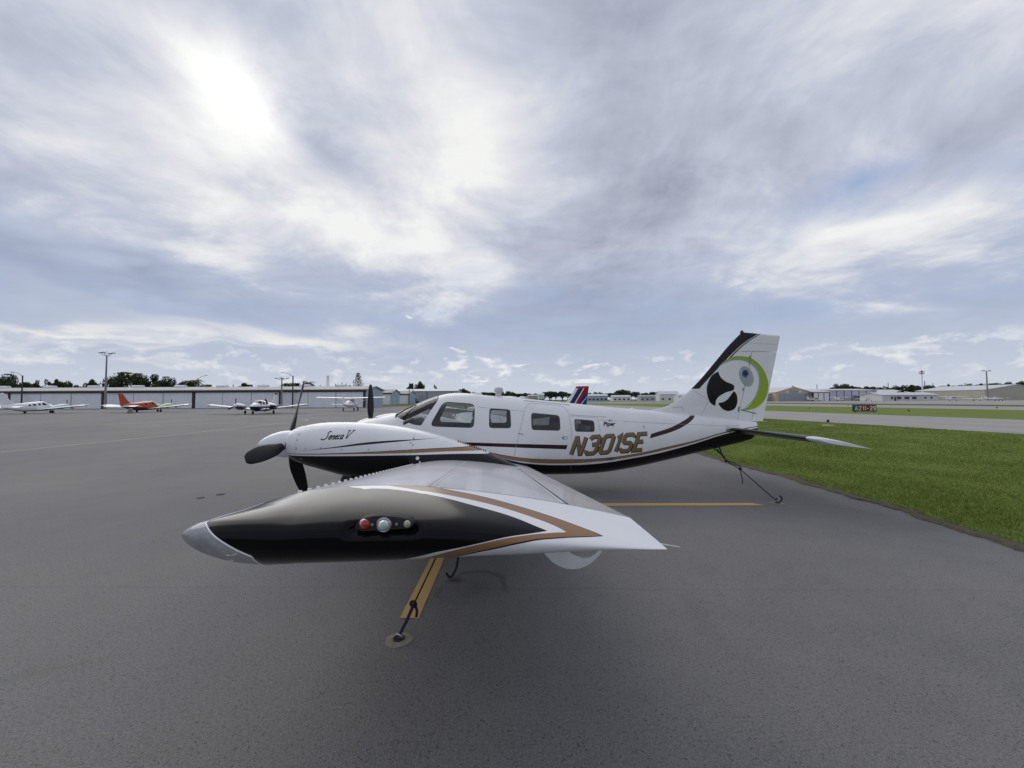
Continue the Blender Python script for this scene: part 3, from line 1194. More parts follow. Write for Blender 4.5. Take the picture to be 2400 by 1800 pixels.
# wiper-like de-icing bar and its arm in front of the windshield
mb = MB()
mb.tube([(1.19, -0.47, 1.445), (1.30, -0.30, 1.535), (1.47, -0.18, 1.615)], [0.010, 0.012, 0.008], 6)
mb.tube([(1.175, -0.50, 1.40), (1.195, -0.47, 1.47)], 0.012, 6)
mb.build('windshield_wiper', M['black'], fus)

# ---- cabin: floor, panel, seats
mb = MB().box(1.30, 5.0, -0.50, 0.50, 0.62, 0.65)
mb.build('cabin_floor', M['trim'], fus)
mb = MB()
mb.prism([(1.30, 0.70), (1.52, 0.70), (1.56, 1.30), (1.45, 1.37), (1.30, 1.33)], -0.50, 0.50)
mb.build('instrument_panel', M['trim'], fus, bevel=0.02, smooth=True)
for a, s, back in ((2.18, -1, 1), (2.18, 1, 1), (3.02, -1, -1), (3.02, 1, -1), (4.22, -1, 1), (4.22, 1, 1)):
    mb = MB()
    y = 0.27 * s
    mb.prism([(a - 0.22, 0.78), (a + 0.24, 0.76), (a + 0.24, 0.90), (a - 0.22, 0.92)], y - 0.21, y + 0.21)
    k = 0.20 if back > 0 else -0.20
    lean = 0.10 * back
    mb.prism([(a + k, 0.86), (a + k + 0.10, 0.86), (a + k + 0.10 + lean, 1.36 - 0.14 * (a > 4)), (a + k + lean, 1.36 - 0.14 * (a > 4))], y - 0.20, y + 0.20)
    if a < 4:
        mb.prism([(a + k + lean * 1.05, 1.38), (a + k + 0.08 + lean, 1.38), (a + k + 0.08 + lean * 1.2, 1.52), (a + k + lean * 1.2, 1.52)], y - 0.12, y + 0.12)
    mb.box(a - 0.15, a + 0.18, y - 0.15, y + 0.15, 0.651, 0.78)
    mb.build('cabin_seat', M['leather'], fus, bevel=0.03, smooth=True)

# ---- lettering and joints
def glyph(ch):
    """block letters, unit height; returns (list of strokes, closed?)"""
    q = {
        'N': [([(0, 0), (0, 0.98), (0.04, 0.98), (0.46, 0.02), (0.50, 0.02), (0.50, 1)], False)],
        '3': [([(0, 0.86), (0.10, 1), (0.42, 1), (0.52, 0.88), (0.52, 0.64), (0.42, 0.53), (0.2, 0.53)], False), ([(0.47, 0.46), (0.52, 0.38), (0.52, 0.12), (0.42, 0), (0.10, 0), (0, 0.12), (0, 0.2)], False)],
        '0': [([(0.10, 0), (0.42, 0), (0.52, 0.12), (0.52, 0.88), (0.42, 1), (0.10, 1), (0, 0.88), (0, 0.12)], True)],
        '1': [([(0.0, 0.84), (0.13, 0.96), (0.13, 0)], False)],
        'S': [([(0.52, 0.80), (0.52, 0.90), (0.42, 1), (0.10, 1), (0, 0.90), (0, 0.62), (0.10, 0.52), (0.42, 0.48), (0.52, 0.38), (0.52, 0.10), (0.42, 0), (0.10, 0), (0, 0.10), (0, 0.20)], False)],
        'E': [([(0.50, 1), (0, 1), (0, 0), (0.50, 0)], False), ([(0.085, 0.52), (0.40, 0.52)], False)],
        'A': [([(0, 0), (0.26, 1), (0.52, 0)], False), ([(0.135, 0.30), (0.385, 0.30)], False)],
        '2': [([(0, 0.78), (0.06, 0.93), (0.18, 1), (0.36, 1), (0.48, 0.92), (0.52, 0.76), (0.46, 0.60), (0.0, 0.04), (0.54, 0.04)], False)],
        '9': [([(0.50, 0.56), (0.40, 0.46), (0.12, 0.46), (0, 0.58), (0, 0.88), (0.12, 1), (0.40, 1), (0.52, 0.88), (0.52, 0.30), (0.42, 0.04), (0.12, 0.02), (0.02, 0.14)], False)],
        '-': [([(0.08, 0.48), (0.46, 0.48)], False)],
        '7': [([(0, 1), (0.5, 1), (0.16, 0)], False)],
    }
    return q[ch]


def text_quads(txt, x0, z0, h, w, sx, adv, slant=0.0, dx=0.0, dz=0.0, slope=0.0):
    out, x = [], 0.0
    for ch in txt:
        if ch == ' ':
            x += adv * 0.6
            continue
        wd = 0.13 if ch == '1' else 0.52
        for pts, cl in glyph(ch):
            out += stroke([((x + p[0]) * sx + p[1] * h * slant, p[1] * h) for p in pts], w, cl)
        x += wd + adv
    return [[(x0 + dx + p[0], z0 + dz + p[1] + p[0] * slope) for p in q] for q in out]


REG = dict(txt='N301SE', x0=4.215, z0=0.735, h=0.285, sx=0.335, adv=0.255, slant=0.40, slope=0.037)
decal('registration_shadow', text_quads(REG['txt'], REG['x0'], REG['z0'], REG['h'], 0.080, REG['sx'], REG['adv'], REG['slant'], 0.004, -0.003, REG['slope']), FUS, M['black'], fus, 0.0012)
decal('registration_mark', text_quads(REG['txt'], REG['x0'], REG['z0'], REG['h'], 0.062, REG['sx'], REG['adv'], REG['slant'], -0.002, 0.003, REG['slope']), FUS, M['gold'], fus, 0.0024)


def line_decal(name, pts, w, m, bvh, parent, off=0.001, closed=False, side=-1):
    return decal(name, stroke(pts, w, closed), bvh, m, parent, off, 0.05, side)


door = [(3.215, 0.72), (3.255, 0.90), (3.31, 1.12), (3.40, 1.45), (3.43, 1.54), (3.475, 1.605), (3.54, 1.638), (3.80, 1.615), (4.08, 1.59), (4.16, 1.56), (4.205, 1.50), (4.232, 1.30), (4.238, 1.10), (4.235, 0.60)]
line_decal('door_seam', door, 0.006, M['seam'], FUS, fus)
line_decal('skin_joint', [(2.58, 1.575), (3.40, 1.495)], 0.005, M['seam'], FUS, fus)
line_decal('skin_joint', [(4.75, 1.330), (5.7, 1.265), (6.9, 1.20), (7.6, 1.175)], 0.005, M['seam'], FUS, fus)
line_decal('skin_joint', [(4.232, 0.58), (4.232, 0.40)], 0.005, M['seam'], FUS, fus)
line_decal('drip_rail', [(3.43, 1.685), (4.29, 1.600)], 0.012, M['seam'], FUS, fus)
line_decal('baggage_door_seam', [(4.24, 1.425), (4.92, 1.375)], 0.007, M['seam'], FUS, fus)
line_decal('baggage_door_seam', [(4.25, 1.405), (4.75, 1.365), (4.765, 1.10)], 0.005, M['seam'], FUS, fus)
# handles
decal('door_handle', [rrect([(4.06, 1.055), (4.165, 1.055), (4.165, 1.005), (4.06, 1.005)], 0.02)], FUS, M['seam'], fus, 0.004)
decal('door_handle', [rrect([(4.10, 1.045), (4.158, 1.045), (4.158, 1.015), (4.10, 1.015)], 0.012)], FUS, M['white'], fus, 0.007)
decal('door_latch', [rrect([(3.29, 1.125), (3.385, 1.105), (3.385, 1.09), (3.29, 1.108)], 0.006)], FUS, M['seam'], fus, 0.004)
decal('static_port', [rrect([(5.60, 1.215), (5.635, 1.215), (5.635, 1.17), (5.60, 1.17)], 0.005)], FUS, M['steel'], fus, 0.002)
decal('cover_plate', [rrect([(7.30, 1.17), (7.41, 1.165), (7.41, 1.055), (7.30, 1.06)], 0.01)], FUS, M['steel'], fus, 0.003)
# maker's name and little peak above it
def font_quads(txt, x0, z0, h, shear=0.25, bold=0.0):
    cu = bpy.data.curves.new('txt', 'FONT')
    cu.body = txt
    cu.size = h
    cu.shear = shear
    cu.offset = bold
    cu.resolution_u = 3
    o = bpy.data.objects.new('txt', cu)
    COL.objects.link(o)
    me = bpy.data.meshes.new_from_object(o.evaluated_get(bpy.context.evaluated_depsgraph_get()))
    bpy.data.objects.remove(o)
    return [[(x0 + me.vertices[i].co.x, z0 + me.vertices[i].co.y) for i in p.vertices] for p in me.polygons]


decal('maker_name', font_quads('Piper', 4.835, 1.222, 0.105, 0.22, 0.0035), FUS, M['black'], fus, 0.0015)
decal('maker_emblem', [[(4.945, 1.302), (4.985, 1.302), (4.975, 1.336)], [(4.990, 1.301), (5.022, 1.301), (4.998, 1.322)]], FUS, M['black'], fus, 0.0017)

# ---- antennas and lamps on the roof
def blob_part(name, a, y, z, rx, ry, rz, m, parent, base=0.02):
    mb = MB().lathe([(1.0, 0.0), (0.97, 0.35), (0.82, 0.68), (0.5, 0.9), (0.06, 1.0)], 14)
    me = mb.mesh(name, smooth=True, sharp=1.2)
    for v in me.vertices:
        v.co = (a + v.co.x * rx, y + v.co.y * ry, z - base + v.co.z * (rz + base))
    return obj(name, me, m, parent)


blob_part('roof_antenna', 2.55, 0.0, 1.806, 0.12, 0.03, 0.035, M['white'], fus)
blob_part('roof_antenna', 3.42, 0.0, 1.722, 0.075, 0.05, 0.045, M['white'], fus)
blob_part('roof_antenna', 5.55, 0.0, 1.505, 0.06, 0.03, 0.03, M['white'], fus)
mb = MB()
mb.lathe([(0.060, 0), (0.055, 0.09), (0.075, 0.10), (0.09, 0.135), (0.075, 0.175), (0.03, 0.19)], 14, (2.97, 0, 1.75))
mb.build('satellite_antenna', M['vinylgrey'], fus, smooth=True)
mb = MB()
mb.tube([(4.55, 0.04, 1.60), (4.72, 0.04, 1.80), (4.90, 0.04, 2.07)], [0.005, 0.0035, 0.0025], 5)
mb.build('whip_antenna', M['white'], fus)
# ---------------------------------------------------------------- wings
def foil(t, n=34):
    """upper and lower ordinates over chord x in 0..1 (cosine spaced)"""
    out = []
    for i in range(n):
        x = 0.5 * (1 - math.cos(math.pi * i / (n - 1)))
        yt = 5 * t * (0.2969 * math.sqrt(x) - 0.1260 * x - 0.3516 * x ** 2 + 0.2843 * x ** 3 - 0.1015 * x ** 4) + 0.0012 * x
        m_, p_ = 0.02, 0.42
        yc = m_ / p_ ** 2 * (2 * p_ * x - x * x) if x < p_ else m_ / (1 - p_) ** 2 * ((1 - 2 * p_) + 2 * p_ * x - x * x)
        out.append((x, yc + yt, yc - yt))
    return out


W_TE = 3.45
LE = [(0.0, 1.22), (0.6, 1.27), (1.2, 1.57), (1.6, 1.64), (6.0, 1.64)]
WING_T = 0.142
B_TIP0, B_TIP1 = 5.52, 5.95


def wing_z(b):
    return 0.555 + (b - 0.6) * 0.1165


def sec(b, t=WING_T):
    le = interp(LE, b)
    ch = W_TE - le
    inc = R(0.9)
    z0 = wing_z(b) + 0.01
    F = foil(t)
    P = lambda x, z: (le + x * ch, z0 + z * ch - (x - 0.3) * ch * math.tan(inc))
    return [P(x, u) for x, u, l in F], [P(x, l) for x, u, l in F]


def wing_mesh():
    rings = []
    for b in [0.30, 0.6, 0.9, 1.2, 1.4, 1.6] + stations(1.9, B_TIP0, 16):
        u, l = sec(b)
        rings.append([(p[0], -b, p[1]) for p in u] + [(p[0], -b, p[1]) for p in l[-2:0:-1]])
    v, f = loft(rings)
    return smooth_mesh('wing', v, f, 0.8)


def tip_bt(x):          # the planform edge of the tip over the chord
    return B_TIP0 + 0.43 * interp([(0, 0.62), (0.01, 0.74), (0.03, 0.83), (0.08, 0.91), (0.16, 0.96), (0.3, 0.99), (0.5, 1.0), (0.8, 1.0), (0.95, 0.97), (1.0, 0.93)], x)


NAVX, NAVZ = 0.405, 1.252


LENS_X = 0.058


def tip_mesh(x0, x1, name, nx=100, nphi=80, dent=True, inset=0.0):
    """the moulded wing tip between two chord fractions; uv 'wrap' = (chord fraction, wrap angle)"""
    u, l = sec(B_TIP0)
    le, ch = u[0][0], W_TE - u[0][0]
    U = [((p[0] - le) / ch, p[1]) for p in u]
    Lo = [((p[0] - le) / ch, p[1]) for p in l]
    for a in (U, Lo):
        for i in range(1, len(a)):
            if a[i][0] <= a[i - 1][0]:
                a[i] = (a[i - 1][0] + 1e-5, a[i][1])
    v, uv, f = [], [], []
    for i in range(nx):
        t = i / (nx - 1)
        for k in range(nphi + 1):
            ph = math.pi * (k / nphi - 0.5)
            seam = LENS_X + 0.10 * min(max(0.9 - ph, 0), 1.0) - 0.02 * max(ph - 1.1, 0)
            xa, xb = (seam, x1) if x0 > 0.001 else (0.0, seam - 0.003)
            x = xa + (xb - xa) * (t if x0 > 0.001 else t ** 1.8)
            zu, zl = interp(U, x), interp(Lo, x)
            zm, th = (zu + zl) / 2, (zu - zl) / 2 * (1 + 0.40 * max(1 - x / 0.22, 0) * min(max(1.45 - abs(ph), 0) / 0.5, 1))
            bt = tip_bt(x)
            p0 = R(24)
            cb = max(math.cos((ph - p0) / (math.pi / 2 - p0) * math.pi / 2), 0.0) ** 0.52 if ph > p0 else max(math.cos((p0 - ph) / (math.pi / 2 + p0) * math.pi / 2), 0.0) ** 0.72
            b = B_TIP0 + (bt - B_TIP0) * cb
            # the tip droops a little like the moulding does
            z = zm + th * math.sin(ph) - 0.022 * cb * min(x / 0.2, 1) * min((1 - x) / 0.3, 1)
            aa = le + x * ch - 0.055 * max(1 - x / 0.32, 0) * cb
            z += 0.034 * max(1 - x / 0.16, 0) ** 2 * cb
            if dent:
                ex, ez = (aa - (le + NAVX * ch)) / 0.135, (z - NAVZ) / 0.042
                q = (max(1 - ex * ex, 0.0)) * 1.0
                e2 = ez / max(math.sqrt(q), 0.05)
                if q > 0 and -1.45 < ez < 1.0:
                    w = min(max((1 - abs(ez)) / 0.30, 0), 1) if ez > 0 else min(max((1.45 - abs(ez)) / 0.9, 0), 1)
                    w = w * w * (3 - 2 * w) * min(q / 0.25, 1)
                    b = min(b, b - w * max(b - (bt - 0.045), 0.0))
            v.append((aa, -(b - inset), z))
            uv.append(x)
    m = nphi + 1
    for i in range(nx - 1):
        for k in range(nphi):
            f.append((i * m + k, i * m + k + 1, (i + 1) * m + k + 1, (i + 1) * m + k))
    # end caps
    f.append(tuple(range(m)))
    f.append(tuple((nx - 1) * m + k for k in range(m))[::-1])
    me = bpy.data.meshes.new(name)
    me.from_pydata(v, [], f)
    # wrap coordinate: arc length from the widest line, up positive
    wr = [0.0] * len(v)
    k0_ = round(nphi * (R(24) / math.pi + 0.5))
    for i in range(nx):
        for k in range(k0_ + 1, m):
            wr[i * m + k] = wr[i * m + k - 1] + (Vector(v[i * m + k]) - Vector(v[i * m + k - 1])).length
        for k in range(k0_ - 1, -1, -1):
            wr[i * m + k] = wr[i * m + k + 1] - (Vector(v[i * m + k]) - Vector(v[i * m + k + 1])).length
    uv = [(a, 0.5 + b) for a, b in zip(uv, wr)]
    lay = me.uv_layers.new(name='wrap')
    for lp in me.loops:
        lay.data[lp.index].uv = uv[lp.vertex_index]
    bm = bmesh.new()
    bm.from_mesh(me)
    bmesh.ops.recalc_face_normals(bm, faces=bm.faces)
    for q in bm.faces:
        q.smooth = True
    for e in bm.edges:
        if e.is_manifold and e.calc_face_angle(0) > 0.9:
            e.smooth = False
    bm.to_mesh(me)
    bm.free()
    return me


wing_me = wing_mesh()
tip_me = tip_mesh(LENS_X, 1.0, 'wing_tip')
lens_me = tip_mesh(0.0, LENS_X - 0.004, 'landing_light_lens', 26, 40, False)
WBVH = BVHTree.FromPolygons([v.co for v in wing_me.vertices], [tuple(p.vertices) for p in wing_me.polygons])
TBVH = BVHTree.FromPolygons([v.co for v in tip_me.vertices], [tuple(p.vertices) for p in tip_me.polygons])


def f_lens():
    m = bpy.data.materials.new('clear_lens')
    m.use_nodes = True
    nt = m.node_tree
    nt.nodes.remove(nt.nodes['Principled BSDF'])
    g = G(nt)
    fr = g.node('ShaderNodeFresnel')
    fr.inputs[0].default_value = 1.45
    tr = g.node('ShaderNodeBsdfTransparent')
    tr.inputs[0].default_value = (0.88, 0.90, 0.91, 1)
    gl = g.node('ShaderNodeBsdfGlossy')
    gl.inputs['Roughness'].default_value = 0.08
    df = g.node('ShaderNodeBsdfDiffuse')
    df.inputs[0].default_value = (0.84, 0.86, 0.88, 1)
    m0 = g.node('ShaderNodeMixShader')
    n = g.noise(g.coord(), 14, 4, 0.6)
    g.put(m0.inputs[0], n.lin(0.3, 0.8, 0.30, 0.55))        # crazed, dusty plastic
    nt.links.new(tr.outputs[0], m0.inputs[1])
    nt.links.new(df.outputs[0], m0.inputs[2])
    mx = g.node('ShaderNodeMixShader')
    nt.links.new(fr.outputs[0], mx.inputs[0])
    nt.links.new(m0.outputs[0], mx.inputs[1])
    nt.links.new(gl.outputs[0], mx.inputs[2])
    nt.links.new(mx.outputs[0], nt.nodes['Material Output'].inputs[0])
    return m


M['lens'] = f_lens()
M['redglass'] = mat('red_glass', (0.42, 0.015, 0.015), rough=0.12, coat=0.6, Transmission_Weight=0.25)
M['clearglass'] = mat('strobe_glass', fn=vary((0.62, 0.68, 0.68), 0.25, 60), rough=0.12, coat=0.7, Transmission_Weight=0.35)
M['amber'] = mat('tail_lens', (0.48, 0.46, 0.36), rough=0.2, coat=0.5, Transmission_Weight=0.3)

wing = obj('wing', wing_me, M['wing'], plane)
obj('wing_tip', tip_me, M['tip'], wing)
obj('landing_light_lens', lens_me, M['lens'], wing)
# landing lamp behind the lens
mb = MB().lathe([(0.008, 0.0), (0.032, 0.012), (0.045, 0.030), (0.047, 0.036)], 18, ax='x')
lme = mb.mesh('landing_lamp', smooth=True)
for v in lme.vertices:
    v.co = (1.845 - v.co.x, v.co.y - 5.66, v.co.z + 1.205)
obj('landing_lamp', lme, M['steel'], wing)
mb = MB()
u0, l0 = sec(B_TIP0)
mb.box(1.848, 1.856, -5.80, -5.53, 1.175, 1.245)
mb.build('lamp_bulkhead', M['seam'], wing)
# sealing strip round the lens
ch_ = W_TE - 1.64
vs = [tip_me.vertices[i].co.copy() for i in range(81)]
MB().tube([p + Vector((0.0, -0.001, 0)) for p in vs], 0.0032, 5).build('lens_seal', M['spinner'], wing)

# navigation lights in their scoop
NA = 1.64 + NAVX * ch_
def on_tip(a, z):
    h, nr, _, _ = TBVH.ray_cast(Vector((a, -8, z)), Vector((0, 1, 0)))
    return h, nr
hb, _ = on_tip(NA, NAVZ - 0.004)
yb = hb.y
base_poly = rrect([(NA - 0.105, NAVZ - 0.020), (NA - 0.085, NAVZ + 0.012), (NA - 0.03, NAVZ + 0.024), (NA + 0.05, NAVZ + 0.018), (NA + 0.10, NAVZ + 0.006), (NA + 0.115, NAVZ - 0.014), (NA + 0.095, NAVZ - 0.028), (NA - 0.08, NAVZ - 0.034)], 0.02, 3)
MB().prism(base_poly, yb + 0.03, yb - 0.022).build('navigation_light_base', M['rubber'], wing, bevel=0.004, smooth=True)


def dome(name, a, z, rx, rz, ry, m, y0):
    mb = MB().lathe([(1.0, 0.0), (0.96, 0.3), (0.80, 0.62), (0.5, 0.87), (0.08, 1.0)], 16, ax='y')
    me = mb.mesh(name, smooth=True, sharp=1.2)
    for v in me.vertices:
        v.co = (a + v.co.x * rx, y0 - v.co.y * ry, z + v.co.z * rz)
    return obj(name, me, m, wing)


dome('navigation_light', NA - 0.066, NAVZ - 0.007, 0.022, 0.021, 0.022, M['redglass'], yb - 0.016)
dome('tail_position_light', NA + 0.088, NAVZ - 0.010, 0.014, 0.015, 0.016, M['amber'], yb - 0.018)
dome('strobe_lamp', NA + 0.004, NAVZ - 0.010, 0.023, 0.021, 0.030, M['clearglass'], yb - 0.021)
MB().ring((NA + 0.004, yb - 0.024, NAVZ - 0.010), (0, 1, 0), 0.024, 0.004, 20, 6).build('strobe_rim', M['steel'], wing, smooth=True)
for d in (-0.038, 0.050):
    MB().lathe([(0.0055, 0), (0.0055, 0.004), (0.002, 0.005)], 8, (NA + d, yb - 0.026, NAVZ - 0.008), 'y').build('screw', M['steel'], wing)


def on_wing(a, b, top=True, off=0.0):
    h, nr, _, _ = WBVH.ray_cast(Vector((a, -b, 3 if top else -3)), Vector((0, 0, -1 if top else 1)))
    return h + nr * off


def top_strip(name, pts, w, m, off=0.0012, n=24):
    """a narrow strip on the upper wing skin through (a, b) points"""
    q = []
    for i in range(len(pts) - 1):
        for k in range(n):
            t = k / n
            q.append(Vector(pts[i]).lerp(Vector(pts[i + 1]), t))
    q.append(Vector(pts[-1]))
    v, f = [], []
    for i, p in enumerate(q):
        d = (q[min(i + 1, len(q) - 1)] - q[max(i - 1, 0)]).normalized()
        nn = Vector((-d.y, d.x)) * w / 2
        v += [on_wing(*(p + nn), off=off), on_wing(*(p - nn), off=off)]
    for i in range(len(q) - 1):
        f.append((2 * i, 2 * i + 1, 2 * i + 3, 2 * i + 2))
    me = new_mesh(name, v, f, True)
    if me.polygons[0].normal.z < 0:
        me.flip_normals()
    return obj(name, me, m, wing)


top_strip('aileron_gap', [(3.15, 2.45), (3.15, 5.50)], 0.012, M['darkseam'])
top_strip('aileron_joint', [(3.16, 3.95), (3.43, 3.95)], 0.008, M['darkseam'])
top_strip('aileron_joint', [(3.16, 5.40), (3.43, 5.40)], 0.008, M['seam'])
top_strip('skin_lap', [(2.49, 2.5), (2.49, 5.5)], 0.014, M['spinner'], 0.002)
top_strip('skin_lap', [(2.475, 2.5), (2.475, 5.5)], 0.004, M['seam'], 0.0026)
top_strip('hinge_line', [(3.125, 2.45), (3.125, 5.5)], 0.018, M['spinner'], 0.002)
top_strip('tip_joint', [(1.80, 5.505), (3.44, 5.505)], 0.006, M['darkseam'])
# vortex generators along the leading edge
mb = MB()
b = 2.45
while b < 5.45:
    p = on_wing(1.83, b)
    s = 0.25 if int(b * 100) % 2 else -0.25
    mb.box(p.x - 0.009, p.x + 0.010, p.y - 0.0015, p.y + 0.0015, p.z - 0.003, p.z + 0.0095)
    b += 0.105
vg = mb.build('vortex_generators', M['white'], wing)
vg['kind'] = 'stuff'
# aileron control horn fairing: a white crescent under the trailing edge
cres = []
for i in range(17):
    t = math.pi * i / 16
    cres.append((-0.205 * math.cos(t), -0.250 * math.sin(t)))
for i in range(13):
    t = math.pi * (1 - i / 12)
    cres.append((0.055 - 0.135 * math.cos(t), -0.195 * math.sin(t)))
cp = on_wing(3.215, 5.30, False)
MB().box(-0.20, -0.14, -0.010, 0.010, -0.02, 0.06).build('fairing_bracket', M['white'], wing, loc=(3.215, -5.30, cp.z - 0.026))
MB().prism(cres, -0.014, 0.014).build('hinge_fairing', M['white'], wing, loc=(3.215, -5.30, cp.z - 0.026), bevel=0.006, smooth=True)
# static wicks on the trailing edge
for b in (5.86,):
    z = on_wing(3.44, min(b, 5.45)).z if b < 5.5 else tip_me.vertices[len(tip_me.vertices) - 25].co.z
    MB().tube([(3.44, -b, z), (3.53, -b, z - 0.016)], [0.003, 0.0015], 5).build('static_wick', M['spinner'], wing)
# tie-down ring below the wing
TIE_A, TIE_B = 2.55, 4.02
tp = on_wing(TIE_A, TIE_B, False)
MB().ring((TIE_A, -TIE_B, tp.z - 0.022), (1, 0, 0), 0.022, 0.006, 16, 6).build('tie_down_eye', M['steel'], wing, smooth=True)

# ---------------------------------------------------------------- nacelle
NB = 1.88
N_TOP = [(0.15, 1.285), (0.17, 1.315), (0.32, 1.367), (0.5, 1.397), (0.72, 1.403), (0.94, 1.400), (1.235, 1.378), (1.72, 1.306), (2.05, 1.222), (2.36, 1.123), (2.76, 0.973), (3.0, 0.86), (3.30, 0.70)]
N_BOT = [(0.15, 0.955), (0.17, 0.93), (0.32, 0.855), (0.5, 0.80), (0.64, 0.755), (1.0, 0.66), (1.3, 0.63), (2.0, 0.60), (2.6, 0.62), (3.30, 0.65)]
N_WID = [(0.15, 0.25), (0.17, 0.29), (0.24, 0.345), (0.35, 0.385), (0.5, 0.41), (0.9, 0.425), (1.4, 0.42), (1.8, 0.395), (2.2, 0.345), (2.6, 0.27), (3.0, 0.15), (3.30, 0.04)]
rings = []
for a in [0.15, 0.157, 0.17, 0.19, 0.22, 0.26] + stations(0.3, 3.30, 60):
    t, b, w = interp(N_TOP, a), interp(N_BOT, a), interp(N_WID, a)
    zc = b + (t - b) * 0.5
    ring = []
    for k in range(56):
        q = 2 * math.pi * k / 56
        c, s = math.cos(q), math.sin(q)
        e = 2.35
        flare = 0.0
        if s < 0 and a > 1.0:           # concave foot fairing into the wing
            flare = min((a - 1.0) / 0.8, 1) * (-s) ** 3 * 0.10 * min((3.3 - a) / 0.6, 1)
        y = (w + flare) * math.copysign(abs(c) ** (2 / e), c)
        z = zc + (t - zc) * math.copysign(abs(s) ** (2 / e), s)
        ring.append((a, y - NB, z))
    rings.append(ring)
nv, nf = loft(rings)
nac_me = smooth_mesh('engine_nacelle', nv, nf, 0.8)
NBVH = BVHTree.FromPolygons([Vector(p) for p in nv], nf)
nac = obj('engine_nacelle', nac_me, M['nacelle'], plane)
# cooling inlets and oil door on the cowl
for s in (-1, 1):
    MB().lathe([(0.062, 0.0), (0.060, 0.012)], 16, (0.146, -NB + s * 0.20, 1.12), 'x').build('air_inlet', M['rubber'], nac)
for a, z in ((0.345, 1.085), (0.345, 1.105), (0.47, 1.10), (0.66, 1.105), (0.92, 1.083), (1.25, 1.072), (1.52, 1.062), (1.72, 1.06), (1.80, 1.12), (1.795, 1.20), (0.35, 1.20), (0.355, 1.27), (0.40, 0.965), (1.76, 1.15)):
    decal('fastener', [[(a + 0.009 * math.cos(i), z + 0.009 * math.sin(i)) for i in [k * math.pi / 4 for k in range(8)]]], NBVH, M['seam'], nac, 0.002)
decal('fuel_drain_cap', [[(1.86 + 0.022 * math.cos(i), 0.955 + 0.022 * math.sin(i)) for i in [k * math.pi / 6 for k in range(12)]]], NBVH, M['spinner'], nac, 0.003)
decal('fuel_drain_cap', [[(1.89 + 0.011 * math.cos(i), 0.905 + 0.011 * math.sin(i)) for i in [k * math.pi / 6 for k in range(12)]]], NBVH, M['spinner'], nac, 0.003)
# model name in script letters
SCR = [
    [(0.075, 0.105), (0.062, 0.118), (0.045, 0.110), (0.040, 0.092), (0.056, 0.066), (0.050, 0.030), (0.022, 0.010), (-0.012, 0.016), (-0.022, 0.026)],
    [(0.085, 0.030), (0.112, 0.050), (0.104, 0.064), (0.090, 0.052), (0.084, 0.024), (0.100, 0.010), (0.120, 0.022)],
    [(0.128, 0.062), (0.122, 0.012)], [(0.126, 0.046), (0.150, 0.062), (0.156, 0.048), (0.150, 0.012), (0.164, 0.016)],
    [(0.172, 0.030), (0.196, 0.048), (0.190, 0.062), (0.176, 0.050), (0.170, 0.024), (0.186, 0.010), (0.204, 0.020)],
    [(0.236, 0.056), (0.222, 0.062), (0.210, 0.040), (0.214, 0.014), (0.234, 0.014)],
    [(0.272, 0.060), (0.256, 0.058), (0.246, 0.034), (0.252, 0.010), (0.270, 0.026)], [(0.278, 0.062), (0.274, 0.012), (0.284, 0.014)],
    [(0.322, 0.112), (0.330, 0.012)], [(0.334, 0.012), (0.384, 0.112)], [(0.302, 0.116), (0.342, 0.116)], [(0.366, 0.116), (0.402, 0.116)],
]
sq = []
for i, s in enumerate(SCR):
    sq.append(decal('model_name', stroke([(0.665 + p[0] * 0.88 + p[1] * 0.25, 1.195 + p[1] * 0.92 + p[0] * 0.03) for p in s], 0.012 if i < 8 else 0.010), NBVH, M['black'], nac, 0.0015 + i * 0.0001))
# little fins along the tail of the nacelle
for i in range(13):
    a = 2.36 + i * 0.031
    z = interp(N_TOP, a)
    MB().box(a - 0.010, a + 0.006, -NB - 0.045, -NB - 0.036, z - 0.02, z + 0.020).build('nacelle_fin', M['black'], nac)
# exhaust and cowl flap below
MB().tube([(1.15, -NB + 0.12, 0.70), (1.28, -NB + 0.14, 0.585), (1.36, -NB + 0.14, 0.56)], 0.032, 10).build('exhaust_pipe', M['rubber'], nac, smooth=True)
MB().prism([(0.95, 0.68), (1.35, 0.62), (1.36, 0.585), (0.98, 0.63)], -NB - 0.20, -NB + 0.02).build('cowl_flap', M['black'], nac)

# ---------------------------------------------------------------- propellers
def blade_mesh():
    rings = []
    for i in range(15):
        r = 0.10 + (0.955 - 0.10) * i / 14
        s = i / 14
        c = interp([(0, 0.09), (0.12, 0.11), (0.35, 0.180), (0.6, 0.19), (0.85, 0.160), (0.96, 0.125), (1.0, 0.085)], s)
        th = interp([(0, 0.075), (0.12, 0.06), (0.4, 0.026), (1.0, 0.010)], s)
        tw = R(interp([(0, 52), (0.3, 38), (0.7, 22), (1.0, 15)], s))
        ring = []
        for k in range(16):
            q = 2 * math.pi * k / 16
            x, y = 0.5 * c * math.cos(q), 0.5 * th * math.sin(q)
            # blade runs along +z; chord in x(axis)/y
            ring.append((x * math.sin(tw) + y * math.cos(tw), -x * math.cos(tw) + y * math.sin(tw), r))
        rings.append(ring)
    v, f = loft(rings)
    return smooth_mesh('blade', v, f, 1.0)


bl_me = blade_mesh()
hub_me = MB().lathe([(0.165, 0.075), (0.165, -0.02), (0.06, -0.022)], 28, ax='x').mesh('propeller_hub', smooth=True)
spin_me = MB().lathe([(0.178, 0.078), (0.182, 0.02), (0.180, -0.04), (0.168, -0.12), (0.140, -0.21), (0.098, -0.295), (0.050, -0.365), (0.018, -0.395), (0.003, -0.402)], 32, ax='x').mesh('spinner', smooth=True, sharp=1.0)


